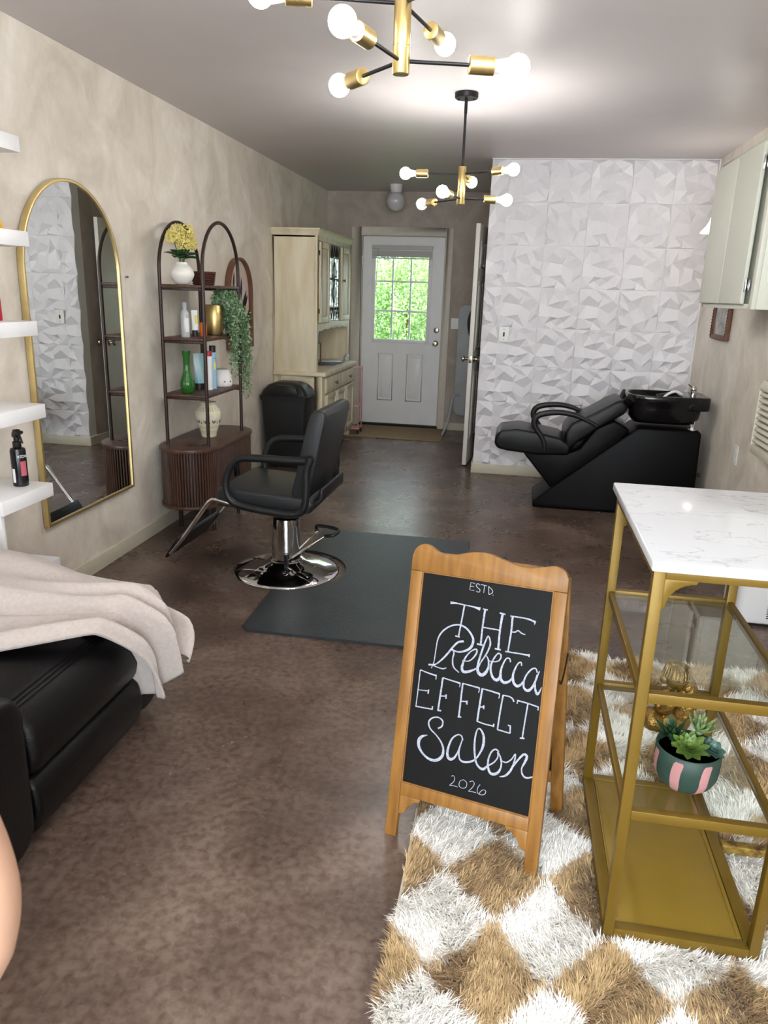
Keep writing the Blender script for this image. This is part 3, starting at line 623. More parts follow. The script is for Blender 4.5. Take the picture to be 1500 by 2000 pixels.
pl = thing('gold_planter', (-1.87, 4.55, 1.185), 'shiny gold cylinder planter on the second arched shelf', 'planter')
MB().lathe([(0, .004), (.066, .004), (.07, .008), (.07, .176), (.0675, .178), (.066, .176), (.066, .16), (0, .16)], (0, 0, 0), 48).xf(Matrix.Diagonal((.76, .76, 1.03, 1))).build('planter_body', M['gold'], pl, smooth=50)
MB().lathe([(0, 0), (.06, 0), (.06, .005), (0, .005)], (0, 0, 0), 32).xf(Matrix.Diagonal((.76, .76, 1, 1))).build('foot_ring', M['black_metal'], pl)
iv = thing('trailing_ivy', (-1.87, 4.55, 1.36), 'bushy trailing green plant spilling from the gold planter', 'plant')
ri = random.Random(12); lv = MB(); stn = MB(); tcup = []
ends = []
for i in range(64):
    if i < 8: tgt = Vector((ri.uniform(.105, .13), ri.uniform(-.02, .06), ri.uniform(-.42, -.28)))
    elif i < 34: tgt = Vector((ri.uniform(.07, .14), ri.uniform(.17, .30), ri.uniform(-.62, -.3)))
    else: tgt = Vector((ri.uniform(.0, .12), ri.uniform(.05, .22), ri.uniform(-.22, .03)))
    a = Vector((ri.uniform(-.03, .04), ri.uniform(-.03, .05), -.02)); top = Vector((tgt.x*.55, tgt.y*.5, ri.uniform(.03, .09))); m1 = Vector((tgt.x*.98, tgt.y*.85, tgt.z*.25))
    pth = smoothpath([a, top, m1, tgt], 14); stn.tube(pth, .0012, 4)
    for j, p in enumerate(pth):
        if j < 6: continue
        for _ in range(5 if i >= 34 else 4):
            q = p+Vector((ri.gauss(0, .011), ri.gauss(0, .011), ri.gauss(0, .008))); s_ = ri.uniform(.012, .021)
            d = Vector((ri.gauss(0, 1), ri.gauss(0, 1), ri.gauss(-.5, .6))).normalized(); w = d.orthogonal().normalized(); w = (w*math.cos(ri.random()*6)+d.cross(w)*math.sin(ri.random()*6)).normalized()
            lv.add([q, q+d*s_*.5+w*s_*.36, q+d*s_, q+d*s_*.5-w*s_*.36], [(0, 1, 2, 3)])
k = 0
tag(lv.build('foliage', M['leaf_ivy'], iv, smooth=0), kind='stuff'); stn.build('stems', M['stem'], iv)
o = thing('green_glass_vase', (-1.925, 4.235, .858), 'fluted green glass bud vase on the third arched shelf', 'vase')
MB().lathe([(0, 0), (.028, 0), (.034, .006), (.043, .035), (.041, .06), (.03, .09), (.021, .115), (.019, .15), (.02, .19), (.025, .226), (.023, .226), (.018, .19), (.017, .15), (.019, .115), (.028, .09), (.04, .05), (.03, .012), (0, .01)], (0, 0, 0), 48, ribs=14, amp=.05).xf(Matrix.Diagonal((1, 1, 1.1, 1))).build('vase_body', M['green_glass'], o, smooth=80)
o = thing('teal_squeeze_tube', (-1.93, 4.42, .858), 'teal and white squeeze tube standing on its black cap on the third arched shelf', 'tube')
MB().lathe([(0, 0), (.029, 0), (.029, .04), (0, .04)], (0, 0, 0), 24).build('cap', M['black_plastic'], o)
k = MB(); vs_ = []
for i in range(9):
    t = i/8; rx = .031*(1-t)+.036*t; ry = .031*(1-t)+.002*t
    vs_ += [(ry*math.cos(2*PI*j/24), rx*math.sin(2*PI*j/24), .04+.18*t) for j in range(24)]
k.add(vs_, [(i*24+j, i*24+(j+1) % 24, (i+1)*24+(j+1) % 24, (i+1)*24+j) for i in range(8) for j in range(24)]+[tuple(range(192, 216))]).xf(Matrix.Rotation(-.7, 4, 'Z')); k.build('tube_body', M['teal'], o, smooth=60)
def can(name, loc, label, r, h, m, mc, caph):
    o = thing(name, loc, label, 'spray can'); MB().lathe([(0, 0), (r, 0), (r, h), (r*.85, h+.01), (0, h+.01)], (0, 0, 0), 28).build('can_body', m, o, smooth=50)
    MB().lathe([(0, h+.004), (r*.92, h+.004), (r*.92, h+caph-.004), (r*.85, h+caph), (0, h+caph)], (0, 0, 0), 28).build('cap', mc, o, smooth=50); return o
o = can('white_spray_can', (-1.87, 4.435, .858), 'slim white spray can behind the arched frame post', .021, .2, M['label_white'], M['red_plastic'], .035)
o = can('blue_spray_can', (-1.868, 4.495, .858), 'pale blue spray can with a black cap on the third arched shelf', .0215, .22, M['sky_blue'], M['black_plastic'], .045)
label_patch(o, .0219, .12, .165, fa+.1, fa+.6, M['label_yellow'])
text('brand_lettering', 'mor', .011, M['black_metal'], o, (.0221*math.cos(fa+.35), .0221*math.sin(fa+.35), .19), (PI/2, 0, fa+.35+PI/2))
wx = thing('wax_warmer', (-1.865, 4.635, .858), 'white dome wax warmer with dials on the third arched shelf', 'warmer')
MB().lathe([(0, 0), (.07, 0), (.075, .006), (.077, .03), (.072, .06), (.058, .085), (.048, .093), (.046, .096), (.043, .093), (0, .09)], (0, 0, 0), 40).xf(Matrix.Diagonal((.85, .85, 1.1, 1))).build('dome_body', M['white_ceramic'], wx, smooth=60)
MB().lathe([(.0, .094), (.043, .094), (.044, .1), (.036, .103), (0, .103)], (0, 0, 0), 32).xf(Matrix.Diagonal((.85, .85, 1.1, 1))).build('lid', M['clear_plastic'], wx)
for s_, m in ((-.3, M['red_plastic']), (.3, M['black_plastic'])):
    a = fa+.3+s_; MB().sphere((.066*math.cos(a), .066*math.sin(a), .034), .005, 10, 6).build('dial', m, wx)
k = MB().grid(lambda u, v: (.0665*math.cos(fa-.2+u), .0665*math.sin(fa-.2+u), .014+.03*v), 10, 1); k.build('control_strip', M['label_white'], wx)
um = thing('painted_urn', (-1.9, 4.47, .553), 'cream ceramic urn with green and blue painted bands on the walnut cabinet', 'urn')
prof = [(0, 0), (.05, 0), (.054, .005), (.054, .02), (.062, .05), (.078, .1), (.09, .145), (.093, .17), (.088, .2), (.072, .228), (.055, .243), (.052, .25), (.057, .262), (.057, .268), (.05, .268), (.045, .25), (.06, .2), (0, .04)]
prof = [(r*.9, z*.83) for r, z in prof]
def rad(z):
    for (r0_, z0_), (r1_, z1_) in zip(prof, prof[1:]):
        if z0_ <= z <= z1_ and z1_ > z0_: return r0_+(r1_-r0_)*(z-z0_)/(z1_-z0_)
    return .05
MB().lathe(prof, (0, 0, 0), 48).build('urn_body', M['urn'], um, smooth=80)
def on_urn(a, z, off=.0009): r = rad(z)+off; return (r*math.cos(a), r*math.sin(a), z)
g = MB()
for zc, hh in ((.181, .015), (.034, .013)):
    for i in range(22):
        a = 2*PI*i/22
        for s_ in (-1, 1):
            g.add([on_urn(a, zc), on_urn(a+.11, zc+s_*hh*.6), on_urn(a+.2, zc+s_*hh), on_urn(a+.12, zc+s_*hh*.25)], [(0, 1, 2, 3)])
g.build('painted_leaf_band', M['urn_green'], um, smooth=0)
g = MB()
for i in range(9):
    a = 2*PI*i/9
    for d_ in (-.13, 0, .13):
        g.add([on_urn(a, .09), on_urn(a+d_-.05, .104), on_urn(a+d_*1.3, .119), on_urn(a+d_+.05, .104)], [(0, 1, 2, 3)])
    g.add([on_urn(a+.3, .087), on_urn(a+.36, .096), on_urn(a+.3, .108), on_urn(a+.26, .096)], [(0, 1, 2, 3)])
g.build('painted_tulips', M['urn_blue'], um, smooth=0)
g = MB().grid(lambda u, v: on_urn(2*PI*u, .066+.006*v+.004*math.sin(18*PI*u)), 72, 1); g.build('painted_wave', M['urn_peach'], um, smooth=0)
o = thing('remote', (-1.86, 4.19, .553), 'thin dark slab lying on the walnut cabinet top', 'tray')
MB().prism(rrect(-.05, -.03, .05, .03, .008), 0, .007, 'z').build('slab', M['pole'], o, bevel=.001)
# arch picture
ap = thing('arched_wall_art', (XL+.003, 5.585, 1.03), 'arched brown framed print of dark leaves on the wall behind the shelf unit', 'wall art')
hw, hz = .24, .66; out = [(-hw, 0), (hw, 0)]+arc(0, hz-hw, hw, 0, PI, 28); ins = [(-hw+.016, .016), (hw-.016, .016)]+arc(0, hz-hw, hw-.016, 0, PI, 28)
n = len(out); vs_ = []; fs_ = []
for x in (0, .045): vs_ += [(x, a, b) for a, b in out]+[(x, a, b) for a, b in ins]
for i in range(n):
    j = (i+1) % n; fs_ += [(i, j, n+j, n+i), (2*n+i, 3*n+i, 3*n+j, 2*n+j), (i, 2*n+i, 2*n+j, j), (n+i, n+j, 3*n+j, 3*n+i)]
MB().add(vs_, fs_).build('frame', M['frame_brown'], ap, bevel=.003)
MB().prism(ins, .002, .012, 'x').build('print', M['terracotta_pic'], ap, smooth=0)
g = MB(); rl = random.Random(3)
for (y, z, a, L_) in ((-.1, .28, 1.9, .2), (-.02, .2, 1.4, .3), (.05, .18, 1.1, .28), (.12, .1, 1.0, .24), (.06, .36, 1.5, .16), (-.1, .42, 1.4, .14), (.13, .3, .9, .12), (-.05, .05, 2.2, .16)):
    d = Vector((math.cos(a), math.sin(a))); w = Vector((-d.y, d.x)); p = Vector((y, z))
    pts = [p+d*L_*t+w*L_*.13*math.sin(PI*t)*s_ for s_, ts in ((1, (0, .25, .5, .75, 1)), (-1, (.75, .5, .25))) for t in ts]
    pts = [q for q in pts]
    g.prism([(q.x, q.y) for q in pts], .012, .0128, 'x')
g.build('printed_leaves', M['dark_print'], ap, smooth=0)

# ================================================================== hutch, bin and things near the garden door
hu = thing('hutch_cabinet', (XL, 0, 0), 'tall cream distressed hutch with leaded glass door beside the garden door', 'cabinet')
def lx(x): return x-XL
y0, y1 = 6.45, 7.73; xu, xbz = lx(-1.716), lx(-1.665)
k = MB().box((.006, y0, .78), (xu-.02, y0+.02, 1.93)).box((.006, y1-.02, .78), (xu-.02, y1, 1.93)).box((.006, y0, .78), (.02, y1, 1.93)).box((.006, y0, 1.90), (xu-.02, y1, 1.93)).box((.02, y0+.02, 1.17), (xu-.02, y1-.02, 1.185))
k.build('upper_case', M['cream_wood'], hu, bevel=.002)
k = MB().box((xu-.02, y0, .78), (xu, y0+.05, 1.93)).box((xu-.02, y1-.05, .78), (xu, y1, 1.93)).box((xu-.02, y0+.05, 1.88), (xu, y1-.05, 1.93)).box((xu-.02, 6.845, 1.19), (xu, 6.87, 1.88)).box((xu-.02, 7.255, 1.19), (xu, 7.31, 1.88))
k.build('face_frame', M['cream_wood'], hu, bevel=.002)
n = 44; pts = [(y0+.05, 1.205), (y1-.05, 1.205)]+[(y1-.05-(y1-y0-.1)*i/n, 1.135-.012*abs(math.sin(PI*5*i/n))-(.035 if i in (0, n) else 0)+.012*math.sin(PI*i/n)) for i in range(n+1)]
MB().prism(pts, xu-.02, xu-.001, 'x').build('scalloped_valance', M['cream_wood'], hu, bevel=.001)
def cornice():
    k = MB(); pr_ = [(0, 1.915), (.006, 1.915), (.01, 1.93), (.018, 1.94), (.024, 1.955), (.03, 1.96), (.03, 1.972), (0, 1.972)]
    for a, b in zip(pr_, pr_[1:]):
        k.add([(.0, y0-a[0], a[1]), (xu+a[0], y0-a[0], a[1]), (xu+a[0], y1+a[0], a[1]), (0, y1+a[0], a[1]), (.0, y0-b[0], b[1]), (xu+b[0], y0-b[0], b[1]), (xu+b[0], y1+b[0], b[1]), (0, y1+b[0], b[1])],
              [(0, 1, 5, 4), (1, 2, 6, 5), (2, 3, 7, 6)])
    k.box((.001, y0-.001, 1.93), (xu+.001, y1+.001, 1.9715)); return k
cornice().build('cornice', M['cream_wood'], hu)
def panel_door(parent, name, a, b, z0, z1, x, knobat=None, t=.045):
    d = MB().box((x, a, z0), (x+.018, a+t, z1)).box((x, b-t, z0), (x+.018, b, z1)).box((x, a+t, z0), (x+.018, b-t, z0+t)).box((x, a+t, z1-t), (x+.018, b-t, z1)).box((x, a+t, z0+t), (x+.008, b-t, z1-t)).build(name, M['cream_wood'], parent, bevel=.004)
    if knobat: MB().lathe([(0, 0), (.006, 0), (.006, .012), (.014, .018), (.012, .026), (0, .028)], (x+.018, knobat[0], knobat[1]), 16, 'x').build('knob', M['brass'], d)
    return d
panel_door(hu, 'door', 6.505, 6.84, 1.2, 1.872, xu, t=.05); panel_door(hu, 'door', 7.315, 7.685, 1.2, 1.872, xu, (7.37, 1.57), t=.05)
for z in (1.3, 1.78): MB().box((xu, 6.496, z-.02), (xu+.012, 6.504, z+.02)).build('hinge', M['brass'], hu)
gd = MB().box((xu-.004, 6.872, 1.21), (xu, 7.253, 1.875)).build('glass_door', M['pane'], hu, smooth=0)
k = MB(); xc = xu+.003
def came(a, b, r=.0026): k.tube([(xc, *p) for p in (a, b)], r, 6)
ya_, yb2, yc = 6.88, 7.245, 7.0625
for z in (1.22, 1.33, 1.76, 1.865): came((ya_, z), (yb2, z))
for y in (ya_, 6.97, 7.155, yb2): came((y, 1.22), (y, 1.865))
for i in range(4):
    a = ya_+(yb2-ya_)*i/4; b = a+(yb2-ya_)/4
    for z0_, z1_ in ((1.22, 1.33), (1.865, 1.76)): came((a, z0_), ((a+b)/2, z1_)); came(((a+b)/2, z1_), (b, z0_))
k.tube([(xc, yc+.06*math.sin(PI*2*t)*(1 if t < .5 else 1), 1.36+.37*t) for t in [i/16 for i in range(17)]], .0026, 6)
k.tube([(xc, yc-.06*math.sin(PI*2*t), 1.36+.37*t) for t in [i/16 for i in range(17)]], .0026, 6)
came((yc, 1.33), (yc, 1.76)); k.build('leading', M['black_metal'], gd)
MB().lathe([(0, 0), (.006, 0), (.006, .012), (.013, .018), (0, .026)], (xu, 6.905, 1.58), 14, 'x').build('knob', M['brass'], hu)
MB().box((.004, y0-.02, .745), (lx(-1.63), y1+.01, .78)).build('counter', M['cream_wood'], hu, bevel=.004)
k = MB().box((.006, y0+.01, .08), (xbz, y1-.01, .745)).box((.006, y0+.002, .08), (.07, y0+.01, .74)).box((xbz-.075, y0+.002, .08), (xbz, y0+.01, .74)).box((.07, y0+.002, .69), (xbz-.075, y0+.01, .74)).box((.07, y0+.002, .08), (xbz-.075, y0+.01, .15))
k.build('base_case', M['cream_wood'], hu, bevel=.002)
for i, (a, b) in enumerate(((6.54, 7.155), (7.165, 7.70))):
    d = MB().box((xbz, a, .585), (xbz+.018, b, .72)).build('drawer', M['cream_wood'], hu, bevel=.006)
    MB().lathe([(0, 0), (.006, 0), (.006, .012), (.016, .018), (.014, .026), (0, .028)], (xbz+.018, (a+b)/2+.03, .652), 16, 'x').build('knob', M['brass'], d)
panel_door(hu, 'door', 6.54, 6.94, .12, .565, xbz); panel_door(hu, 'door', 6.955, 7.33, .12, .565, xbz, t=.045); panel_door(hu, 'door', 7.345, 7.70, .12, .565, xbz, (7.39, .33))
for x in (.05, xbz-.05):
    for y in (y0+.05, y1-.05): MB().box((x-.03, y-.03, 0), (x+.03, y+.03, .08)).build('foot', M['cream_wood'], hu, bevel=.004)
tw = thing('towel_pile', (-1.93, 6.9, 1.0), 'grey folded towels on a rack inside the hutch niche', 'towels')
MB().box((-.1, -.14, -.01), (.1, .14, 0)).box((-.1, -.14, -.219), (-.09, -.13, 0)).box((.09, -.14, -.219), (.1, -.13, 0)).box((-.1, .13, -.219), (-.09, .14, 0)).box((.09, .13, -.219), (.1, .14, 0)).build('rack', M['frame_brown'], tw, bevel=.002)
for i in range(2): MB().box((-.09, -.12+.01*i, i*.055+.002), (.1, .12-.015*i, i*.055+.05)).build('towel', M['towel'], tw, bevel=.018, segs=4)
o = thing('small_potted_plant', (-1.80, 6.66, .78), 'small bright green plant in a dark pot in the hutch niche', 'plant')
MB().lathe([(0, 0), (.03, 0), (.04, .06), (.036, .06), (0, .05)], (0, 0, 0), 20).build('pot', M['black_plastic'], o)
k = MB(); r_ = random.Random(4)
for i in range(26):
    kk = leafmesh(.05, .013, .4, 4); kk.xf(Matrix.Translation((0, 0, .06)) @ Matrix.Rotation(r_.uniform(0, 6.28), 4, 'Z') @ Matrix.Rotation(-r_.uniform(.2, 1.4), 4, 'Y')); k.add(kk.v, kk.f)
tag(k.build('foliage', M['succ_a'], o), kind='stuff')
o = thing('magazine_pile', (-1.82, 7.2, .7805), 'dark magazines and papers lying on the hutch counter', 'papers')
for i, (a, dx, dy) in enumerate(((.1, 0, 0), (-.15, .01, .1), (.3, -.02, .28))):
    MB().box((-.1, -.14, 0), (.1, .14, .006)).xf(Matrix.Translation((dx, dy, .0065*i)) @ Matrix.Rotation(a, 4, 'Z')).build('magazine', M['paper'] if i != 2 else M['label_white'], o, bevel=.001)
o = bottle('lotion_bottle', (-1.72, 7.66, .78), 'small clear bottle on the far corner of the hutch counter', 'bottle', [(0, 0), (.025, 0), (.027, .004), (.027, .055), (.015, .065), (.01, .07), (.01, .08), (0, .08)], M['clear_plastic'])
bn = thing('trash_bin', (-1.885, 6.16, 0), 'tall black plastic swing-lid bin against the cream hutch', 'bin')
k = MB(); vs_ = []
for z, hx, hy in ((0, .155, .125), (.02, .16, .13), (.585, .198, .155)):
    vs_ += [(x, y, z) for x, y in rrect(-hx, -hy, hx, hy, .035)]
n = len(vs_)//3; k.add(vs_, [(i*n+j, i*n+(j+1) % n, (i+1)*n+(j+1) % n, (i+1)*n+j) for i in range(2) for j in range(n)]+[tuple(range(n-1, -1, -1)), tuple(range(2*n, 3*n))]).build('bin_body', M['bin'], bn)
k = MB(); vs_ = []
for z, hx, hy in ((.578, .208, .166), (.615, .212, .17), (.62, .2, .158), (.66, .185, .145), (.7, .15, .12), (.72, .1, .09), (.725, .03, .03)):
    vs_ += [(x, y, z) for x, y in rrect(-hx, -hy, hx, hy, min(.04, hy*.6))]
k.add(vs_, [(i*n+j, i*n+(j+1) % n, (i+1)*n+(j+1) % n, (i+1)*n+j) for i in range(6) for j in range(n)]+[tuple(range(n-1, -1, -1)), tuple(range(6*n, 7*n))]); ld = k.build('bin_lid', M['bin'], bn)
MB().prism([(-.13, .628), (.13, .628), (.115, .685), (.06, .708), (-.06, .708), (-.115, .685)], -.172, -.12, 'y').build('swing_flap', M['black_plastic'], ld, bevel=.008)
dm = tag(MB().prism(rrect(-1.745, 7.63, -.70, 8.34, .02), 0, .012, 'z').build('door_mat', M['coir'], bevel=.003), 'tan coir mat on the floor in front of the garden door', 'mat')
pk = thing('pink_rolling_cart', (-1.60, 7.82, 0), 'thin pink metal cart post on a black caster between hutch and door', 'cart')
for y in (-.08, .08): MB().cyl((0, y, .05), (0, y, .72), .006, 8).build('post', M['pink_metal'], pk); MB().lathe([(0, -.01), (.026, -.01), (.028, 0), (.026, .01), (0, .01)], (0.0, y, .028), 20, 'x').build('caster', M['black_plastic'], pk)
MB().box((-.14, -.085, .3), (.004, .085, .31)).box((-.14, -.085, .7), (.004, .085, .71)).box((-.14, -.085, .06), (.004, .085, .07)).build('shelf', M['pink_metal'], pk, bevel=.002)
ib = thing('folded_ironing_board', (-.52, 8.22, 0), 'white board with grey folding legs leaning behind the open interior door', 'ironing board')
MB().prism(rrect(-.17, .18, .17, 1.35, .08), -.02, .005, 'y').xf(Matrix.Translation((.06, -.02, .02)) @ Matrix.Rotation(-.03, 4, 'X')).build('board', M['grey_plastic'], ib, bevel=.006)
MB().tube(smoothpath([(-.05, -.06, .42), (-.1, -.09, .43), (-.12, -.12, .36), (-.15, -.2, .14), (-.2, -.26, .015)], 5), .011, 10).build('leg', M['grey_plastic'], ib)
MB().tube(smoothpath([(.15, -.06, .42), (.15, -.12, .3), (.13, -.22, .02)], 5), .011, 10).build('leg', M['grey_plastic'], ib)
bgk = thing('hanging_bag', (-.43, 7.95, 1.42), 'black cloth bag hanging behind the open interior door', 'bag')
k = MB(); k.tube(smoothpath([(.02, 0, 0), (0, 0, -.08), (-.03, 0, -.2), (-.02, 0, -.34), (.01, 0, -.42)], 5), [.008+.06*math.sin(PI*min(1, (i+1)/21)) for i in range(21)], 14, sc=(1, .6)); k.build('bag_body', M['cloth_dark'], bgk)
MB().tube(smoothpath([(.02, 0, 0), (.06, 0, .1), (.09, 0, .15)], 4), .006, 8).build('strap', M['cloth_dark'], bgk)
def switch_plate(name, loc, label, w, h, rz, n_):
    t = thing(name, loc, label, 'switch plate', rz=rz); MB().prism(rrect(-w/2, -h/2, w/2, h/2, .006), -.006, 0, 'y').build('plate', M['plate'], t, bevel=.002)
    for i in range(n_):
        a = (i-(n_-1)/2)*.046; MB().box((a-.005, -.014, -.012), (a+.005, -.006, .012)).build('toggle', M['plate'], t, bevel=.002)
    return t
switch_plate('light_switch', (-.665, YB, 1.17), 'double white light switch right of the garden door', .115, .115, 0, 2)
ou = thing('wall_outlet', (-.109, YP-.041, 1.175), 'white switch plate on the faceted white wall', 'switch plate')
MB().prism(rrect(-.041, -.06, .041, .06, .006), -.006, 0.004, 'y').build('plate', M['plate'], ou, bevel=.002); MB().box((-.007, -.009, -.017), (.007, -.006, .017)).build('rocker', M['black_plastic'], ou, bevel=.001)
for z in (-.04, .04): MB().sphere((0, -.0065, z), .0035, 8, 6).build('screw', M['nickel'], ou)
MB().box((-.036, .003, -.055), (.036, .041, .055)).build('mounting_box', M['plate'], ou)

# ================================================================== shampoo unit
su = thing('shampoo_unit', (0, 0, 0), 'black backwash shampoo lounge with basin in front of the faceted wall', 'shampoo chair')
MB().prism([(.205, 0), (.205, .05), (.87, .615), (.9, .625), (1.285, .625), (1.30, .6), (1.315, 0)], 5.36, 5.78, 'y').build('base', M['black_vinyl'], su, bevel=.014, segs=3)
MB().prism([(.10, .40), (.335, .13), (.74, .47), (.83, .60), (.72, .66), (.60, .60), (.5, .44), (.40, .40)], 5.40, 5.74, 'y').build('seat_support', M['black_vinyl'], su, bevel=.014, segs=3)
def cushion(name, m, parent, prof, ya, yb, bev=.03, segs=4, **kw): return MB().prism(prof, ya, yb, 'y').build(name, m, parent, bevel=bev, segs=segs, smooth=60, **kw)
cushion('seat_cushion', M['black_leather'], su, [(-.10, .50), (-.07, .545), (.05, .565), (.2, .55), (.36, .52), (.44, .47), (.43, .395), (.2, .385), (0, .40), (-.08, .415), (-.105, .45)], 5.37, 5.79, .032)
cushion('back_cushion', M['black_leather'], su, [(.39, .46), (.385, .56), (.43, .63), (.56, .70), (.72, .80), (.76, .815), (.80, .77), (.79, .72), (.62, .6), (.47, .48), (.43, .43)], 5.37, 5.79, .03)
for y in (5.375, 5.79):
    p = smoothpath([(.252, y, .42), (.25, y, .47), (.22, y, .53), (.175, y, .59), (.17, y, .64), (.21, y, .68), (.33, y, .70), (.45, y, .685), (.55, y, .645), (.60, y, .62)], 5)
    MB().tube(p, [.014+.008*math.sin(PI*min(1, i/len(p)*1.1)) for i in range(len(p))], 12, sc=(1, 1)).build('armrest', M['black_rubber'], su)
k = MB(); N_ = 40; cxb, cyb = 1.05, 5.52
def rimpt(a, r=1, z=0):
    x = math.cos(a); y = math.sin(a); e = .55
    return (cxb+.262*r*math.copysign(abs(x)**e, x), cyb+.20*r*math.copysign(abs(y)**e, y), z)
lev = [(.62, .655), (.78, .66), (.9, .70), (.94, .76), (.97, .80), (1.0, .815), (1.0, .845), (.985, .852), (.93, .852), (.9, .84), (.86, .78), (.76, .715), (.5, .69), (.1, .685)]
vs_ = [rimpt(2*PI*j/N_, r, z-.0) for r, z in lev for j in range(N_)]
k.add(vs_, [(i*N_+j, i*N_+(j+1) % N_, (i+1)*N_+(j+1) % N_, (i+1)*N_+j) for i in range(len(lev)-1) for j in range(N_)]+[tuple(range(N_-1, -1, -1)), tuple((len(lev)-1)*N_+j for j in range(N_))])
k.build('basin', M['black_gloss'], su, smooth=60)
MB().prism(rrect(1.15, 5.33, 1.33, 5.71, .05), .762, .853, 'z').build('basin_ledge', M['black_gloss'], su, bevel=.012, segs=3)
MB().tube(smoothpath([(.81, 5.36, .83), (.785, 5.42, .79), (.775, 5.52, .755), (.785, 5.62, .79), (.81, 5.68, .83)], 5), .021, 12, sc=(1, 1.5)).build('neck_rest', M['black_rubber'], su)
MB().tube([(1.20, 5.40, .765), (1.235, 5.40, .625)], .008, 10).tube([(1.26, 5.40, .765), (1.245, 5.40, .625)], .008, 10).lathe([(0, 0), (.03, 0), (.03, .008), (0, .01)], (1.24, 5.40, .622), 16).build('basin_bracket', M['chrome'], su)
fc = MB().cyl((1.235, 5.5, .85), (1.235, 5.5, .885), .022, 20).sphere((1.235, 5.5, .895), .024, 16, 10).build('faucet', M['chrome'], su)
MB().tube([(1.235, 5.5, .9), (1.19, 5.47, .93)], [.006, .004], 8).build('lever', M['chrome'], fc)
MB().tube(smoothpath([(1.17, 5.52, .85), (1.12, 5.52, .87), (1.06, 5.50, .845), (1.03, 5.5, .80)], 5), .009, 10).build('hose', M['white_ceramic'], su)
MB().tube([(1.0, 5.53, .83), (1.13, 5.53, .862)], [.016, .013], 12).build('spray_handle', M['black_plastic'], su)
va = thing('water_valve', (XR, 5.60, .27), 'brass and chrome water valve behind the shampoo unit', 'valve')
MB().cyl((0, 0, 0), (-.06, 0, 0), .012, 12).lathe([(0, 0), (.022, 0), (.022, .02), (0, .02)], (-.06, 0, 0), 16, 'x').build('valve_body', M['brass'], va); MB().lathe([(0, -.09), (.028, -.09), (.03, -.08), (.018, -.075), (0, -.075)], (.005, 0, 0), 12, 'x').cyl((-.05, 0, -.03), (-.05, 0, .035), .015, 12).build('handle', M['nickel'], va)
MB().tube(smoothpath([(-.03, 0, -.01), (-.035, -.01, -.12), (-.03, -.005, -.26)], 6), .008, 8).build('supply_pipe', M['nickel'], va)

# ================================================================== styling chair and mat
bx, by = -1.145, 3.685
mt = thing('anti_fatigue_mat', (0, 0, 0), 'dark grey anti-fatigue mat with a round cutout for the styling chair', 'mat')
out = [(-.19, 2.90), (-.19, 4.41)]+[(-1.10, 4.41)]+[(-1.12, 4.39)]+[(-1.12, by+.31)]+arc(-1.13, by, .31, PI/2, -PI/2, 24)+[(-1.12, 2.93), (-1.09, 2.90)]
bm = bmesh.new(); vv = [bm.verts.new((x, y, 0)) for x, y in out]; f = bm.faces.new(vv)
bmesh.ops.triangulate(bm, faces=[f]); r = bmesh.ops.extrude_face_region(bm, geom=bm.faces[:])
for g in r['geom']:
    if isinstance(g, bmesh.types.BMVert): g.co.z = .013
bmesh.ops.recalc_face_normals(bm, faces=bm.faces); me = bpy.data.meshes.new('mat_body'); bm.to_mesh(me); bm.free(); me.materials.append(M['mat_rubber'])
o = bpy.data.objects.new('mat_body', me); COL.objects.link(o); o.parent = mt; o.location.z = .0005
ch = thing('styling_chair', (bx, by, 0), 'black salon styling chair on a round chrome base facing the arched mirror', 'salon chair', rz=math.radians(-2))
MB().lathe([(0, 0), (.282, 0), (.287, .003), (.283, .009), (.27, .014), (.255, .022), (.17, .046), (.105, .056), (.095, .066), (0, .066)], (0, 0, 0), 64).build('round_base', M['chrome'], ch, smooth=50)
MB().lathe([(0, .06), (.088, .06), (.088, .074), (.078, .078), (.076, .16), (.071, .302), (.066, .306), (0, .306)], (0, 0, 0), 48).build('column', M['chrome'], ch, smooth=40)
MB().cyl((0, 0, .3), (0, 0, .39), .022, 24).build('piston', M['chrome'], ch)
MB().box((-.16, -.1, .365), (.14, .1, .392)).box((-.3, -.19, .395), (-.06, .19, .405)).build('seat_bracket', M['black_metal'], ch, bevel=.004)
cushion('seat_cushion', M['grey_leather'], ch, [(-.29, .40), (-.295, .47), (-.27, .508), (-.1, .50), (.1, .49), (.2, .485), (.23, .45), (.2, .395)], -.243, .243, .028, 4)
k = MB().tube([(-.27+.1*0, 0, 0)]*1+[(-.2, 0, 0)], .001, 3) if 0 else MB()
k = MB(); back = [(.115, .455), (.145, .44), (.19, .46), (.225, .60), (.285, .89), (.275, .92), (.235, .925), (.205, .905), (.175, .8), (.13, .6), (.105, .5)]
cushion('backrest', M['grey_leather'], ch, back, -.235, .235, .026, 4)
cushion('back_shell', M['black_plastic'], ch, [(.0, .378), (.15, .385), (.205, .41), (.262, .47), (.262, .53), (.245, .53), (.235, .48), (.18, .43), (.02, .398)], -.2, .2, .008, 2)
for s_ in (-1, 1):
    y = s_*.272
    p = smoothpath([(.20, y, .68), (.13, y, .678), (-.06, y, .676), (-.15, y, .665), (-.20, y, .61), (-.222, y, .53), (-.20, y, .455), (-.13, y, .425), (.06, y, .405), (.15, y, .41), (.188, y, .45), (.198, y, .54), (.20, y, .63), (.222, y, .70)], 6)
    MB().tube(p, .0195, 14).build('armrest', M['black_rubber'], ch)
    k = MB().cyl((.198, y-s_*.0, .62), (.198, s_*.22, .62), .012, 10).cyl((.195, y, .52), (.195, s_*.22, .52), .012, 10).cyl((-.05, y, .412), (-.05, s_*.17, .40), .012, 10); k.build('arm_bracket', M['black_metal'], ch)
fr_ = MB()
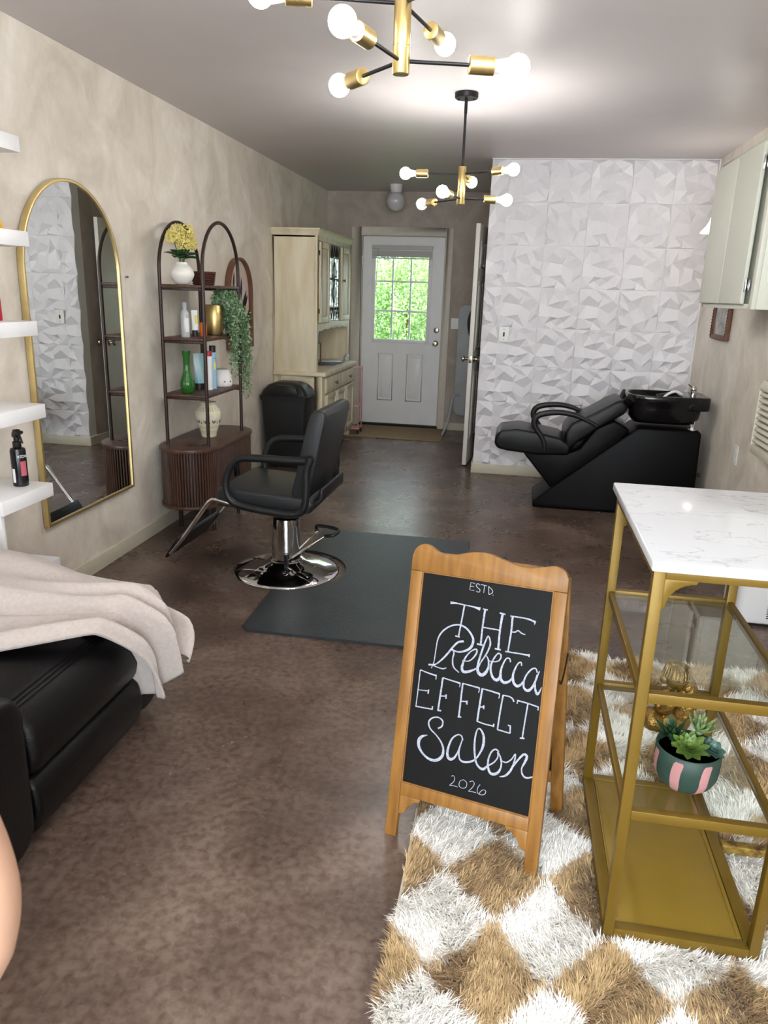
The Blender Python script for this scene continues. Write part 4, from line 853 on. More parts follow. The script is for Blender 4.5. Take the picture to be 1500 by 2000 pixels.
for s_ in (-1, 1):
    y = s_*.235; fr_.tube(smoothpath([(-.13, y, .40), (-.28, y, .432), (-.325, y, .425), (-.37, y, .37), (-.47, y, .23), (-.56, y*1.02, .12)], 6), .0115, 12)
fr_.tube([(-.29, -.235, .428), (-.29, .235, .428)], .009, 10)
fr_.build('footrest_frame', M['chrome'], ch)
MB().prism([(-.50, .205), (-.575, .095), (-.59, .10), (-.51, .222)], -.25, .25, 'y').build('footrest_plate', M['black_rubber'], ch, bevel=.004)
lv_ = MB().tube([(.03, -.09, .085), (.235, -.05, .235)], .005, 8).tube([(.03, -.02, .085), (.17, .02, .235)], .004, 8).build('pump_lever', M['chrome'], ch)
p = smoothpath([(.165, .02, .237), (.16, .06, .25), (.28, .03, .25), (.285, -.07, .25), (.235, -.06, .236)], 4)
MB().tube(p, .010, 10).build('pedal_grip', M['black_rubber'], lv_)
MB().box((-.012, -.012, -.03), (.012, .012, .03)).xf(Matrix.Translation((.03, -.085, .09))).build('lever_bracket', M['black_metal'], ch, bevel=.004)

# ================================================================== right side
uc = thing('wall_cabinet', (XR, 0, 0), 'pale sage upper cabinet with two doors on the right wall', 'cabinet')
MB().box((-.30, 3.85, 1.45), (-.002, 4.86, 2.21)).build('case', M['cab_green'], uc, bevel=.002)
k = MB().box((-.322, 3.85, 1.45), (-.30, 3.895, 2.21)).box((-.322, 4.82, 1.45), (-.30, 4.86, 2.21)).box((-.322, 3.895, 1.45), (-.30, 4.82, 1.475)).box((-.322, 3.895, 2.185), (-.30, 4.82, 2.21)); k.build('face_frame', M['cab_green'], uc, bevel=.002)
for a, b in ((3.97, 4.385), (4.40, 4.845)):
    d = MB().box((-.342, a, 1.472), (-.3225, b, 2.19)).build('door', M['cab_green'], uc, bevel=.006, segs=3)
    if a < 4:
        for z in (1.56, 2.1):
            MB().box((-.3245, a-.045, z-.026), (-.3225, a, z+.026)).cyl((-.33, a-.006, z-.03), (-.33, a-.006, z+.03), .006, 10).build('hinge', M['hinge'], d, bevel=.001)
pf = thing('small_framed_picture', (XR, 5.59, 1.235), 'small brown framed silver picture under the wall cabinet', 'picture')
MB().box((-.03, -.21, 0), (-.002, -.185, .36)).box((-.03, .185, 0), (-.002, .21, .36)).box((-.03, -.185, 0), (-.002, .185, .028)).box((-.03, -.185, .332), (-.002, .185, .36)).build('frame', M['frame_brown'], pf, bevel=.003)
MB().box((-.012, -.185, .028), (-.004, .185, .332)).build('print', M['grey_pic'], pf, smooth=0)
k = MB()
for i in range(16): k.sphere((-.031, -.1975, .02+i*.021), .005, 8, 5); k.sphere((-.031, .1975, .02+i*.021), .005, 8, 5)
k.build('beading', M['frame_brown'], pf)
oo = thing('power_outlet', (XR, 4.82, .578), 'white power outlet low on the right wall', 'outlet', rz=PI/2*-1)
MB().prism(rrect(-.04, -.06, .04, .06, .006), -.007, 0, 'y').build('plate', M['plate'], oo, bevel=.002)
for z in (-.026, .026): MB().lathe([(0, 0), (.016, 0), (.016, -.003), (0, -.003)], (0, -.007, z), 18, 'y').build('socket', M['label_white'], oo)
ht = thing('wall_heater', (XR, 0, 0), 'cream louvered wall heater at the right edge', 'heater')
MB().prism([(-.075, .70), (-.09, .72), (-.09, 1.055), (-.07, 1.09), (0, 1.09), (0, .70)], 3.5, 3.52, 'y').prism([(-.075, .70), (-.09, .72), (-.09, 1.055), (-.07, 1.09), (0, 1.09), (0, .70)], 4.28, 4.30, 'y').box((-.03, 3.52, .70), (0, 4.28, 1.09)).box((-.09, 3.52, .70), (-.03, 4.28, .745)).prism([(-.09, 1.035), (-.09, 1.055), (-.07, 1.09), (-.03, 1.09), (-.03, 1.035)], 3.52, 4.28, 'y').build('housing', M['heater'], ht, bevel=.004)
for i in range(9):
    z = .765+i*.031; MB().prism([(-.088, z), (-.085, z-.006), (-.045, z+.014), (-.045, z+.02), (-.08, z+.012)], 3.521, 4.279, 'y').build('louver', M['heater'], ht, bevel=.002)
wp = thing('portable_air_unit', (1.135, 3.52, 0), 'white portable air appliance with a slotted grille behind the marble table', 'appliance')
MB().prism(rrect(0, 0, .23, .28, .04), .012, .46, 'z').build('housing', M['purifier'], wp, bevel=.012, segs=3)
MB().prism(rrect(.01, .01, .22, .27, .04), 0, .013, 'z').build('foot', M['black_plastic'], wp)
for gx, gz in ((.13, .045), (.13, .25)):
    k = MB()
    for i in range(17): k.box((gx, -.0015, gz+i*.0095), (gx+.07, .001, gz+.0045+i*.0095))
    tag(k.build('grille_slots', M['dark_gap'], wp, smooth=0), kind='stuff')

# ================================================================== gold and marble table
ct = thing('marble_table', (0, 0, 0), 'tall gold metal table with a white marble top and two glass side shelves', 'table')
cx0, cx1, c0, c1 = .309, .657, 1.484, 2.088; HB = .03
MB().prism(rrect(.297, 1.448, 1.22, 2.108, .006, 3), .963, .985, 'z').build('marble_top', M['marble'], ct, bevel=.004, segs=3)
t = .024
for x, y in ((cx0, c0), (cx1-t, c0), (cx0, c1-t), (cx1-t, c1-t)): MB().box((x, y, HB-.005), (x+t, y+t, .962)).build('leg', M['gold_paint'], ct, bevel=.0015)
for y in (c0, c1-t): MB().box((1.18, y, HB-.005), (1.18+t, y+t, .962)).build('leg', M['gold_paint'], ct, bevel=.0015)
k = MB().box((cx0+t, c0, .936), (1.18, c0+t, .9615)).box((cx0+t, c1-t, .936), (1.18, c1, .9615)).box((cx0, c0+t, .936), (cx0+t, c1-t, .9615)).box((1.18, c0+t, .936), (1.18+t, c1-t, .9615)).box((cx1-t, c0+t, .936), (cx1, c1-t, .9615)); k.build('apron', M['gold_paint'], ct, bevel=.0015)
q = [(cx0+t, .936)]+[(cx0+t+.06-.0*i, .936) for i in (0,)]+[(cx0+t+.06-.06*math.sin(PI/2*i/8)*1.0, .936-.06*(1-math.cos(PI/2*i/8))-.006) for i in range(9)]+[(cx0+t, .866)]
for y in (c0+.004, c1-t+.004): MB().prism([(cx0+t, .936), (cx0+t+.065, .936), (cx0+t+.063, .93)]+[(cx0+t+.062-.055*math.sin(PI/2*i/8), .928-.055*(1-math.cos(PI/2*i/8))) for i in range(9)]+[(cx0+t, .868)], y, y+.012, 'y').build('corner_bracket', M['gold_paint'], ct, bevel=.001)
for z in (.672, .378):
    for a, b in (((cx0+t, c0, z-.018), (cx1-t, c0+.02, z+.006)), ((cx0+t, c1-.02, z-.018), (cx1-t, c1, z+.006)), ((cx0+.006, c0+t, z-.018), (cx0+.02, c1-t, z+.004)), ((cx1-.02, c0+t, z-.018), (cx1-.006, c1-t, z+.004))): MB().box(a, b).build('shelf_rail', M['gold_paint'], ct, bevel=.0015)
    MB().box((cx0+.021, c0+.021, z-.007), (cx1-.021, c1-.021, z-.001)).build('glass_shelf', M['glass'], ct, smooth=0)
k = MB().box((cx0+t, c0, HB), (cx1-t, c0+.026, HB+.026)).box((cx0+t, c1-.026, HB), (cx1-t, c1, HB+.026)).box((cx0, c0+t, HB), (cx0+.03, c1-t, HB+.026)).box((cx1-.03, c0+t, HB), (cx1, c1-t, HB+.026)); k.build('bottom_frame', M['gold_paint'], ct, bevel=.0015)
MB().box((cx0+.031, c0+.027, HB+.006), (cx1-.031, c1-.027, HB+.023)).box((cx0+.0305, c0+.04, HB+.005), (cx0+.036, c1-.04, HB+.0265)).box((cx1-.042, c0+.035, HB+.005), (cx1-.033, c1-.04, HB+.0255)).build('bottom_panel', M['gold_plate'], ct, bevel=.001)
MB().box((cx1, 1.83, .035), (1.18, 1.855, .06)).build('foot_rail', M['worn_gold'], ct, bevel=.0015)
# figurine
fg = thing('gold_figurine', (.475, 1.845, .3775), 'shiny gold seated figurine with its head bowed on the lower glass shelf', 'figurine')
k = MB().sphere((0, 0, .035), .04, 24, 14, (1.15, .9, .85)).sphere((-.045, -.01, .04), .03, 20, 12, (1, 1.2, 1)).sphere((-.028, -.02, .028), .022, 16, 10, (1.5, .8, .8)).sphere((.028, .0, .05), .03, 20, 12, (.9, .9, 1.5))
k.build('folded_body', M['figurine_gold'], fg, smooth=80)
MB().tube(smoothpath([(.03, 0, .06), (.036, 0, .1), (.03, 0, .14), (.012, 0, .165)], 6), [.03-.0004*i for i in range(19)], 16).build('torso', M['figurine_gold'], fg, smooth=80)
MB().sphere((0, -.005, .17), .033, 24, 16, (1, 1.05, 1.15)).sphere((-.03, -.01, .158), .012, 12, 8).sphere((-.01, -.004, .203), .014, 14, 8, (1.2, 1.2, .7)).build('head', M['figurine_gold'], fg, smooth=80)
k = MB()
for i in range(26):
    a = i*.245; k.tube(smoothpath([(-.01+.012*math.cos(a), .012*math.sin(a), .208), (.029*math.cos(a), -.005+.031*math.sin(a), .193), (.0345*math.cos(a), -.005+.0365*math.sin(a), .172)], 4), .0022, 6)
k.build('hair', M['figurine_gold'], fg)
for s_ in (-1, 1): MB().tube(smoothpath([(.02, s_*.024, .135), (-.01, s_*.036, .1), (-.03, s_*.02, .075), (-.035, 0, .09)], 5), [.011]*16, 10).build('arm', M['figurine_gold'], fg)
sp_ = thing('potted_succulents', (.471, 1.625, .3775), 'green pot with pink stripes holding four succulents on the lower glass shelf', 'potted plant')
pp = [(0, 0), (.034, 0), (.048, .004), (.063, .018), (.071, .038), (.073, .062), (.073, .100), (.070, .102), (.068, .098), (.067, .066), (.05, .03), (0, .02)]
MB().lathe(pp, (0, 0, 0), 56).build('pot', M['pot_green'], sp_, smooth=60)
def prad(z):
    for (r0_, z0_), (r1_, z1_) in zip(pp[1:7], pp[2:7]):
        if z0_ <= z <= z1_ and z1_ > z0_: return r0_+(r1_-r0_)*(z-z0_)/(z1_-z0_)
    return .072
for i in range(7):
    a0 = math.radians(-121+i*51.4); k = MB()
    def fn(u, v, a0=a0):
        z = .0045+.089*v; w = .15 if v < .97 else .11; a = a0+(u-.5)*2*w+.12*(v-.5)+.02*math.sin(v*7); r = prad(z)+.0007; return (r*math.cos(a), r*math.sin(a), z)
    k.grid(fn, 5, 14); k.build('painted_stripe', M['pot_pink'], sp_)
MB().lathe([(0, .086), (.067, .086)], (0, 0, 0), 32).build('soil', M['soil'], sp_)
def rosette(c, R, nl, m, tilt, w, layers, spiky=False):
    core = MB().sphere((0, 0, 0), R*.16, 10, 8).build('succulent', m, sp_); core.location = c; core.rotation_euler = tilt
    kk = MB(); n_ = 6; vs_ = []; fs_ = []
    for i in range(n_+1):
        t_ = i/n_; ww = w*(math.sin(PI*min(1, .12+t_*.86))**.7) if not spiky else w*(1-t_)**.6*(.5+t_*1.2 if t_ < .4 else 1)
        th = .12*R*(1-t_*.8); z = .25*R*t_*t_
        vs_ += [(R*t_, -ww, z+ww*.3), (R*t_, 0, z-th*.5), (R*t_, ww, z+ww*.3), (R*t_, 0, z+th*.4)]
    for i in range(n_):
        a = i*4; fs_ += [(a+j, a+(j+1) % 4, a+4+(j+1) % 4, a+4+j) for j in range(4)]
    fs_ += [(0, 3, 2, 1), tuple(n_*4+j for j in range(4))]
    first = kk.add(vs_, fs_).build('leaf', m, core, smooth=60)
    i = 0
    for l in range(layers):
        for j in range(nl):
            o = first if i == 0 else first.copy()
            if i: COL.objects.link(o)
            o.parent = core; s_ = 1-.2*l; o.scale = (s_, s_, s_)
            o.rotation_euler = (0, (-.12 if not spiky else -.5)-((1.2 if not spiky else .95)/layers)*l, 2*PI*j/nl+l*.45); i += 1
rosette((-.006, -.026, .108), .044, 10, M['succ_a'], (.35, -.05, 0), .011, 5)
rosette((-.036, .014, .110), .055, 6, M['succ_b'], (-.05, -.25, .3), .012, 3, True)
rosette((.022, .02, .128), .052, 9, M['succ_c'], (.1, .2, .6), .009, 4, True)
rosette((.042, -.018, .106), .033, 8, M['succ_d'], (.3, .3, .1), .013, 4)
MB().tube([(.02, .02, .08), (.024, .025, .135)], .004, 8).tube([(-.03, .015, .08), (-.036, .018, .115)], .004, 8).tube([(.04, -.008, .078), (.048, -.012, .1)], .004, 8).tube([(0, -.02, .078), (-.004, -.025, .1)], .004, 8).build('stems', M['stem'], sp_)

# ================================================================== A-frame chalkboard sign
sg = thing('chalkboard_sign', (0, 0, 0), 'honey pine A-frame chalkboard standing at the edge of the shaggy rug', 'sign')
Wv = Vector((.96103178, -.27290951, .0440263)).normalized(); Uv = Vector((.02695683, .25102266, .96760578)).normalized(); Nv = -Wv.cross(Uv)
Nv = Uv.cross(Wv)
sg.matrix_world = Matrix(((Wv.x, Nv.x, Uv.x, -.0484), (Wv.y, Nv.y, Uv.y, 1.7336), (Wv.z, Nv.z, Uv.z, .1628), (0, 0, 0, 1)))
hw_, bw, bh = .218, .1835, .599
def sign_frame(parent, m, front=True):
    for s_ in (-1, 1):
        a, b = sorted((s_*hw_, s_*bw)); MB().box((a, 0, -.158), (b, .02, bh)).build('stile', m, parent, bevel=.003)
    MB().box((-bw, .001, -.036), (bw, .019, 0)).build('bottom_rail', m, parent, bevel=.003)
    top = [(-hw_, bh), (hw_, bh), (hw_, bh+.036)]; N = 48
    ctrl = [(hw_, bh+.036), (hw_-.012, bh+.056), (hw_-.038, bh+.064), (hw_-.075, bh+.056), (.105, bh+.05), (.06, bh+.058), (0, bh+.073), (-.05, bh+.070), (-.10, bh+.056), (-.135, bh+.056), (-.165, bh+.072), (-hw_+.03, bh+.076), (-hw_+.01, bh+.064), (-hw_, bh+.04)]
    cv = smoothpath([(a, b, 0) for a, b in ctrl], 5)
    MB().prism([(-hw_, bh), (hw_, bh)]+[(p.x, p.y) for p in cv], 0, .02, 'y').build('top_rail', m, parent, bevel=.0025)
    for s_ in (-1, 1):
        q = [(s_*bw, -.036), (s_*(bw-.062), -.036), (s_*(bw-.058), -.046), (s_*(bw-.045), -.048), (s_*(bw-.036), -.058), (s_*(bw-.026), -.064), (s_*(bw-.02), -.08), (s_*(bw-.012), -.088), (s_*bw, -.09)]
        if s_ < 0: q = q[::-1]
        MB().prism(q, .003, .017, 'y').build('corner_bracket', m, parent, bevel=.0015)
sign_frame(sg, M['sign_wood'])
MB().box((-bw, .007, 0), (bw, .012, bh)).build('chalkboard', M['chalkboard'], sg, smooth=0)
k = MB().box((-bw, .0035, 0), (-bw+.003, .007, bh)).box((bw-.003, .0035, 0), (bw, .007, bh)).box((-bw+.003, .0035, 0), (bw-.003, .007, .003)).box((-bw+.003, .0035, bh-.003), (bw-.003, .007, bh)); k.build('inner_bead', M['sign_wood'], sg)
LETTERS = json.loads('''[[0,[[-0.0301,0.5864,0.00097],[-0.0423,0.5879,0.00097],[-0.0437,0.5674,0.00097],[-0.0309,0.5675,0.00097]]],[0,[[-0.0427,0.5776,0.00097],[-0.0328,0.5784,0.00097]]],[1,[[-0.0159,0.5844,0.00097],[-0.023,0.5875,0.00097],[-0.0266,0.5816,0.00097],[-0.0212,0.5762,0.00097],[-0.015,0.5718,0.00097],[-0.0169,0.5653,0.00097],[-0.0255,0.5667,0.00097]]],[0,[[-0.0137,0.5866,0.00097],[0.0032,0.5854,0.00097]]],[0,[[-0.0036,0.5858,0.00097],[-0.0037,0.5654,0.00097]]],[0,[[0.0079,0.5857,0.00097],[0.0108,0.5631,0.00097]]],[1,[[0.008,0.5845,0.00097],[0.0175,0.5779,0.00097],[0.0207,0.5704,0.00097],[0.0121,0.5628,0.00097]]],[0,[[0.0221,0.5644,0.00097],[0.0228,0.5622,0.00097]]],[1,[[-0.0944,0.5243,0.00455],[-0.0771,0.5254,0.00228],[-0.0537,0.5245,0.00162],[-0.028,0.5233,0.00228],[-0.0084,0.5207,0.0052]]],[1,[[-0.0537,0.5245,0.0026],[-0.0574,0.4799,0.00228],[-0.0614,0.4381,0.00228]]],[0,[[-0.0711,0.4363,0.00195],[-0.0574,0.4353,0.00195]]],[0,[[-0.0014,0.5223,0.00195],[0.0126,0.5214,0.00195]]],[1,[[0.0051,0.5218,0.00325],[0.003,0.4717,0.0026],[0.003,0.4276,0.00292]]],[0,[[-0.0076,0.4256,0.0026],[0.0088,0.4252,0.0026]]],[0,[[0.0459,0.5191,0.00228],[0.0618,0.5176,0.00228]]],[1,[[0.0542,0.5184,0.0039],[0.0516,0.4756,0.00292],[0.0521,0.424,0.00325]]],[0,[[0.0429,0.4223,0.00228],[0.0594,0.4219,0.00228]]],[0,[[0.0045,0.4731,0.00195],[0.0491,0.4733,0.00195]]],[1,[[0.0752,0.5158,0.00195],[0.1001,0.5163,0.00195],[0.1229,0.5157,0.00228],[0.1426,0.5114,0.00292]]],[0,[[0.1425,0.5129,0.00325],[0.1412,0.5037,0.00097]]],[1,[[0.0818,0.5146,0.00325],[0.0821,0.4741,0.0026],[0.0792,0.4222,0.00228]]],[1,[[0.0839,0.4744,0.00162],[0.093,0.476,0.00195],[0.1005,0.4808,0.00195],[0.1102,0.4757,0.00195],[0.1207,0.4737,0.00097]]],[1,[[0.0717,0.4201,0.00195],[0.1104,0.4213,0.00195],[0.1366,0.4218,0.0026]]],[0,[[0.1365,0.4252,0.00195],[0.1364,0.4173,0.00195]]],[1,[[-0.14,0.343,0.00292],[-0.1202,0.3476,0.00195],[-0.1041,0.3627,0.0026],[-0.0887,0.3822,0.00292],[-0.0738,0.4052,0.00292],[-0.0607,0.4205,0.00292],[-0.0453,0.4262,0.00325]]],[1,[[-0.1302,0.3349,0.0013],[-0.1247,0.3539,0.00143],[-0.1228,0.3829,0.00162],[-0.1202,0.4168,0.00195],[-0.1101,0.44,0.0026],[-0.0897,0.459,0.00228],[-0.0635,0.4682,0.00228],[-0.0407,0.4617,0.00292],[-0.0229,0.4438,0.00325],[-0.0188,0.4282,0.0039],[-0.0253,0.4107,0.0039],[-0.0435,0.3984,0.00292],[-0.0603,0.3943,0.00228],[-0.0781,0.3985,0.00195]]],[1,[[-0.0781,0.3985,0.00195],[-0.0698,0.3906,0.00228],[-0.0714,0.3714,0.00228],[-0.0666,0.3511,0.00228],[-0.0492,0.3385,0.0013]]],[1,[[-0.1274,0.3438,0.0013],[-0.1118,0.3409,0.00162],[-0.0966,0.3399,0.00195],[-0.0871,0.3446,0.0013]]],[1,[[-0.0444,0.3731,0.00097],[-0.0263,0.375,0.00162],[-0.0131,0.3873,0.00228],[-0.0052,0.404,0.0026],[-0.0096,0.4108,0.00228],[-0.0242,0.4004,0.00195],[-0.0366,0.3805,0.0026],[-0.0425,0.3558,0.0039],[-0.0375,0.3439,0.00455],[-0.0232,0.3468,0.0039],[-0.0072,0.3558,0.0026],[0.0039,0.365,0.00195]]],[1,[[0.0039,0.365,0.00195],[0.0094,0.3801,0.00195],[0.0222,0.4057,0.00228],[0.0294,0.4325,0.0026],[0.0219,0.4519,0.00195],[0.0152,0.4368,0.00228],[0.0069,0.4028,0.00292],[0.0017,0.3739,0.00325],[0.0028,0.3532,0.00455],[0.0133,0.3448,0.0052],[0.0244,0.3529,0.00455],[0.0308,0.3703,0.00292],[0.0288,0.3885,0.00228],[0.0222,0.3988,0.00162]]],[1,[[0.0314,0.3867,0.00097],[0.0444,0.3869,0.00162],[0.0579,0.3929,0.00195],[0.0622,0.4064,0.00228],[0.0535,0.4112,0.00195],[0.0434,0.3959,0.00228],[0.0373,0.3763,0.00292],[0.0392,0.3582,0.00325],[0.0468,0.3435,0.0039],[0.0578,0.34,0.00455],[0.065,0.3495,0.00325]]],[1,[[0.0892,0.3945,0.00195],[0.0859,0.403,0.00195],[0.0778,0.4026,0.00195],[0.0702,0.3873,0.00228],[0.0655,0.3657,0.00325],[0.0677,0.3455,0.00422],[0.078,0.3373,0.00422],[0.0913,0.3435,0.00325],[0.0982,0.3541,0.0026]]],[1,[[0.1196,0.3902,0.00195],[0.1175,0.3989,0.00195],[0.1109,0.3964,0.00195],[0.1043,0.3826,0.00228],[0.0995,0.3634,0.00325],[0.1028,0.3436,0.0039],[0.1129,0.3354,0.00422],[0.1237,0.3422,0.00325],[0.1284,0.3512,0.0026]]],[1,[[0.1625,0.3807,0.00195],[0.1569,0.3908,0.00195],[0.1461,0.3864,0.00228],[0.1345,0.3683,0.00228],[0.1298,0.3492,0.0026],[0.1326,0.3339,0.00325],[0.1433,0.3294,0.00422],[0.1534,0.3405,0.00325],[0.1603,0.36,0.0026],[0.1676,0.3862,0.0013]]],[1,[[0.163,0.3763,0.00195],[0.1597,0.3554,0.00228],[0.1616,0.3377,0.00292],[0.1675,0.3255,0.00358],[0.1725,0.331,0.0026],[0.1776,0.3456,0.00097]]],[1,[[-0.1618,0.3241,0.00169],[-0.1378,0.3197,0.00208],[-0.1133,0.3172,0.0026]]],[0,[[-0.1136,0.3198,0.00162],[-0.1135,0.3064,0.00162]]],[1,[[-0.1623,0.3234,0.00169],[-0.163,0.2692,0.00169],[-0.1643,0.2202,0.00169]]],[0,[[-0.1617,0.2673,0.00143],[-0.1323,0.2703,0.00143]]],[0,[[-0.1314,0.2746,0.00221],[-0.1323,0.2623,0.00221]]],[1,[[-0.1657,0.2199,0.00195],[-0.1384,0.2211,0.00195],[-0.1156,0.2224,0.00195]]],[0,[[-0.1154,0.231,0.00221],[-0.1155,0.2208,0.00221]]],[1,[[-0.0947,0.3156,0.00169],[-0.0693,0.3129,0.00195],[-0.0427,0.3105,0.0026]]],[0,[[-0.0428,0.3117,0.00143],[-0.0434,0.2997,0.00143]]],[1,[[-0.0938,0.3145,0.00273],[-0.0962,0.2646,0.00273],[-0.0981,0.2228,0.00273]]],[0,[[-0.1,0.2224,0.00221],[-0.0889,0.2241,0.00221]]],[0,[[-0.0953,0.2643,0.00195],[-0.0796,0.2669,0.00195]]],[0,[[-0.0792,0.2715,0.00221],[-0.0791,0.2598,0.00221]]],[1,[[-0.0365,0.3117,0.00169],[-0.0112,0.3104,0.00195],[0.0128,0.3089,0.0026]]],[0,[[0.0128,0.3089,0.00143],[0.0115,0.2956,0.00143]]],[1,[[-0.0353,0.3107,0.0026],[-0.0362,0.2643,0.0026],[-0.0368,0.2193,0.0026]]],[0,[[-0.04,0.2186,0.00221],[-0.0299,0.2196,0.00221]]],[0,[[-0.0355,0.2624,0.00195],[-0.0185,0.2651,0.00195]]],[0,[[-0.018,0.2678,0.00221],[-0.0182,0.2572,0.00221]]],[1,[[0.0187,0.3089,0.00169],[0.0429,0.3075,0.00221],[0.0696,0.3049,0.0026]]],[0,[[0.0696,0.3049,0.00143],[0.0683,0.2923,0.00143]]],[1,[[0.0204,0.3079,0.00286],[0.0176,0.2578,0.00286],[0.0157,0.2182,0.00286]]],[0,[[0.0183,0.258,0.00195],[0.0293,0.2612,0.00195]]],[0,[[0.0296,0.2652,0.00221],[0.03,0.2548,0.00221]]],[1,[[0.0146,0.2185,0.00195],[0.0396,0.2159,0.00195],[0.0622,0.2159,0.00195]]],[0,[[0.0623,0.2224,0.00221],[0.0616,0.2137,0.00221]]],[1,[[0.1095,0.2923,0.00228],[0.1054,0.299,0.00228],[0.0959,0.3034,0.00195],[0.0781,0.3034,0.00195]]],[1,[[0.0789,0.3036,0.00234],[0.0758,0.2604,0.00234],[0.0734,0.2103,0.00234]]],[1,[[0.0727,0.2093,0.00195],[0.0906,0.2084,0.00195],[0.1077,0.2073,0.00195]]],[0,[[0.1082,0.2074,0.00208],[0.1068,0.2276,0.00208]]],[0,[[0.1003,0.2274,0.00221],[0.1082,0.2267,0.00221]]],[1,[[0.1172,0.2978,0.00221],[0.1455,0.2963,0.00195],[0.1749,0.2927,0.00221]]],[0,[[0.1197,0.2983,0.00143],[0.1181,0.289,0.00143]]],[0,[[0.1748,0.2939,0.00182],[0.1747,0.2838,0.00182]]],[1,[[0.1469,0.2954,0.00208],[0.1441,0.2503,0.00208],[0.1417,0.2026,0.00208]]],[0,[[0.1355,0.2011,0.00221],[0.1476,0.2028,0.00221]]],[1,[[-0.0928,0.1736,0.0026],[-0.082,0.1824,0.00228],[-0.0818,0.1973,0.00228],[-0.0962,0.2039,0.00195],[-0.1139,0.1974,0.00228],[-0.1216,0.1831,0.0026],[-0.1145,0.1673,0.00228],[-0.0959,0.1542,0.00195],[-0.0797,0.1382,0.0026],[-0.0713,0.1204,0.00325],[-0.0729,0.1001,0.00455],[-0.0883,0.0851,0.00455],[-0.1093,0.0835,0.0039],[-0.1291,0.0936,0.00325],[-0.143,0.1103,0.00455],[-0.1449,0.1275,0.0052],[-0.1369,0.1407,0.0039],[-0.1217,0.1481,0.0013]]],[1,[[-0.0187,0.1579,0.00195],[-0.0237,0.169,0.00195],[-0.0352,0.1692,0.00195],[-0.0492,0.1555,0.0026],[-0.0569,0.1314,0.00325],[-0.0583,0.1088,0.0039],[-0.0506,0.0983,0.00455],[-0.0383,0.1039,0.00325],[-0.0299,0.1208,0.00228],[-0.0236,0.1445,0.00195],[-0.0192,0.1627,0.0013]]],[1,[[-0.0192,0.1627,0.00162],[-0.0243,0.1394,0.00195],[-0.0259,0.1193,0.00228],[-0.0203,0.1035,0.0026],[-0.0073,0.1007,0.00325],[0.0098,0.1063,0.00292],[0.0214,0.1153,0.0026],[0.0319,0.1337,0.0026],[0.0393,0.1574,0.0039],[0.0377,0.1836,0.00358],[0.0272,0.1993,0.00228],[0.0188,0.1961,0.00195],[0.0151,0.1734,0.0026],[0.0162,0.1444,0.00292],[0.0231,0.1121,0.00292],[0.0334,0.0977,0.00325],[0.0462,0.0949,0.0039],[0.0573,0.1062,0.0026],[0.0731,0.1199,0.00195],[0.0823,0.1367,0.00195],[0.0807,0.1507,0.00195]]],[1,[[0.0843,0.1516,0.00195],[0.0741,0.1558,0.00228],[0.064,0.1466,0.00228],[0.0577,0.1257,0.0026],[0.0588,0.1042,0.00325],[0.0666,0.0893,0.0039],[0.0789,0.0896,0.00422],[0.0899,0.1002,0.00325],[0.0941,0.1181,0.00228],[0.0911,0.1341,0.0026],[0.0834,0.149,0.00162]]],[1,[[0.0928,0.1297,0.00162],[0.1063,0.1284,0.00195],[0.1195,0.1401,0.00195],[0.1285,0.1566,0.00162],[0.1274,0.1337,0.0026],[0.1203,0.1105,0.00325],[0.1078,0.0928,0.00292],[0.0927,0.086,0.0013]]],[1,[[0.1272,0.1242,0.00195],[0.1371,0.1433,0.0026],[0.1506,0.161,0.00325],[0.1593,0.1572,0.0039],[0.1552,0.1408,0.00325],[0.1489,0.1226,0.00195],[0.153,0.1071,0.0026],[0.1642,0.1017,0.0026],[0.18,0.1083,0.00195]]],[1,[[-0.0404,0.0527,0.00091],[-0.0343,0.0556,0.00091],[-0.0298,0.0494,0.00091],[-0.0325,0.0388,0.00091],[-0.0428,0.0266,0.00091]]],[1,[[-0.0428,0.0266,0.00091],[-0.0314,0.0287,0.00091],[-0.0197,0.0279,0.00091]]],[1,[[-0.0045,0.0524,0.00091],[-0.014,0.0461,0.00091],[-0.0157,0.0334,0.00091],[-0.007,0.0284,0.00091],[0.0039,0.0337,0.00091],[0.005,0.0463,0.00091],[-0.0045,0.0524,0.00091]]],[1,[[0.0122,0.0507,0.00091],[0.0205,0.0553,0.00091],[0.0262,0.0495,0.00091],[0.0223,0.0387,0.00091],[0.0124,0.025,0.00091]]],[1,[[0.0124,0.025,0.00091],[0.0237,0.0264,0.00091],[0.0332,0.0265,0.00091]]],[1,[[0.0422,0.0514,0.00091],[0.0367,0.0401,0.00091],[0.0373,0.0281,0.00091],[0.0464,0.0245,0.00091],[0.0572,0.0287,0.00091],[0.0599,0.0379,0.00091],[0.0522,0.0395,0.00091],[0.0444,0.0313,0.00091],[0.0439,0.025,0.00091]]]]''')
k = MB()
for n_, (sm, pts) in enumerate(LETTERS):
    P3 = [Vector((a, b, w)) for a, b, w in pts]
    if sm and len(P3) > 2: P3 = smoothpath(P3, 6)
    y = .0066-.00001*(n_ % 9); vs_ = []
    for i, p in enumerate(P3):
        d = P3[min(i+1, len(P3)-1)]-P3[max(i-1, 0)]; d = Vector((d.x, d.y)); d = d.normalized() if d.length > 1e-7 else Vector((1, 0)); w = Vector((-d.y, d.x))*p.z*.88
        vs_ += [(p.x+w.x, y, p.y+w.y), (p.x-w.x, y, p.y-w.y)]
    k.add(vs_, [(2*i, 2*i+1, 2*i+3, 2*i+2) for i in range(len(P3)-1)])
o = k.build('chalk_lettering', M['chalk'], sg, smooth=0)
tmp = bpy.data.objects.new('back_frame', None); COL.objects.link(tmp)
before = set(sg.children)
bf = MB()
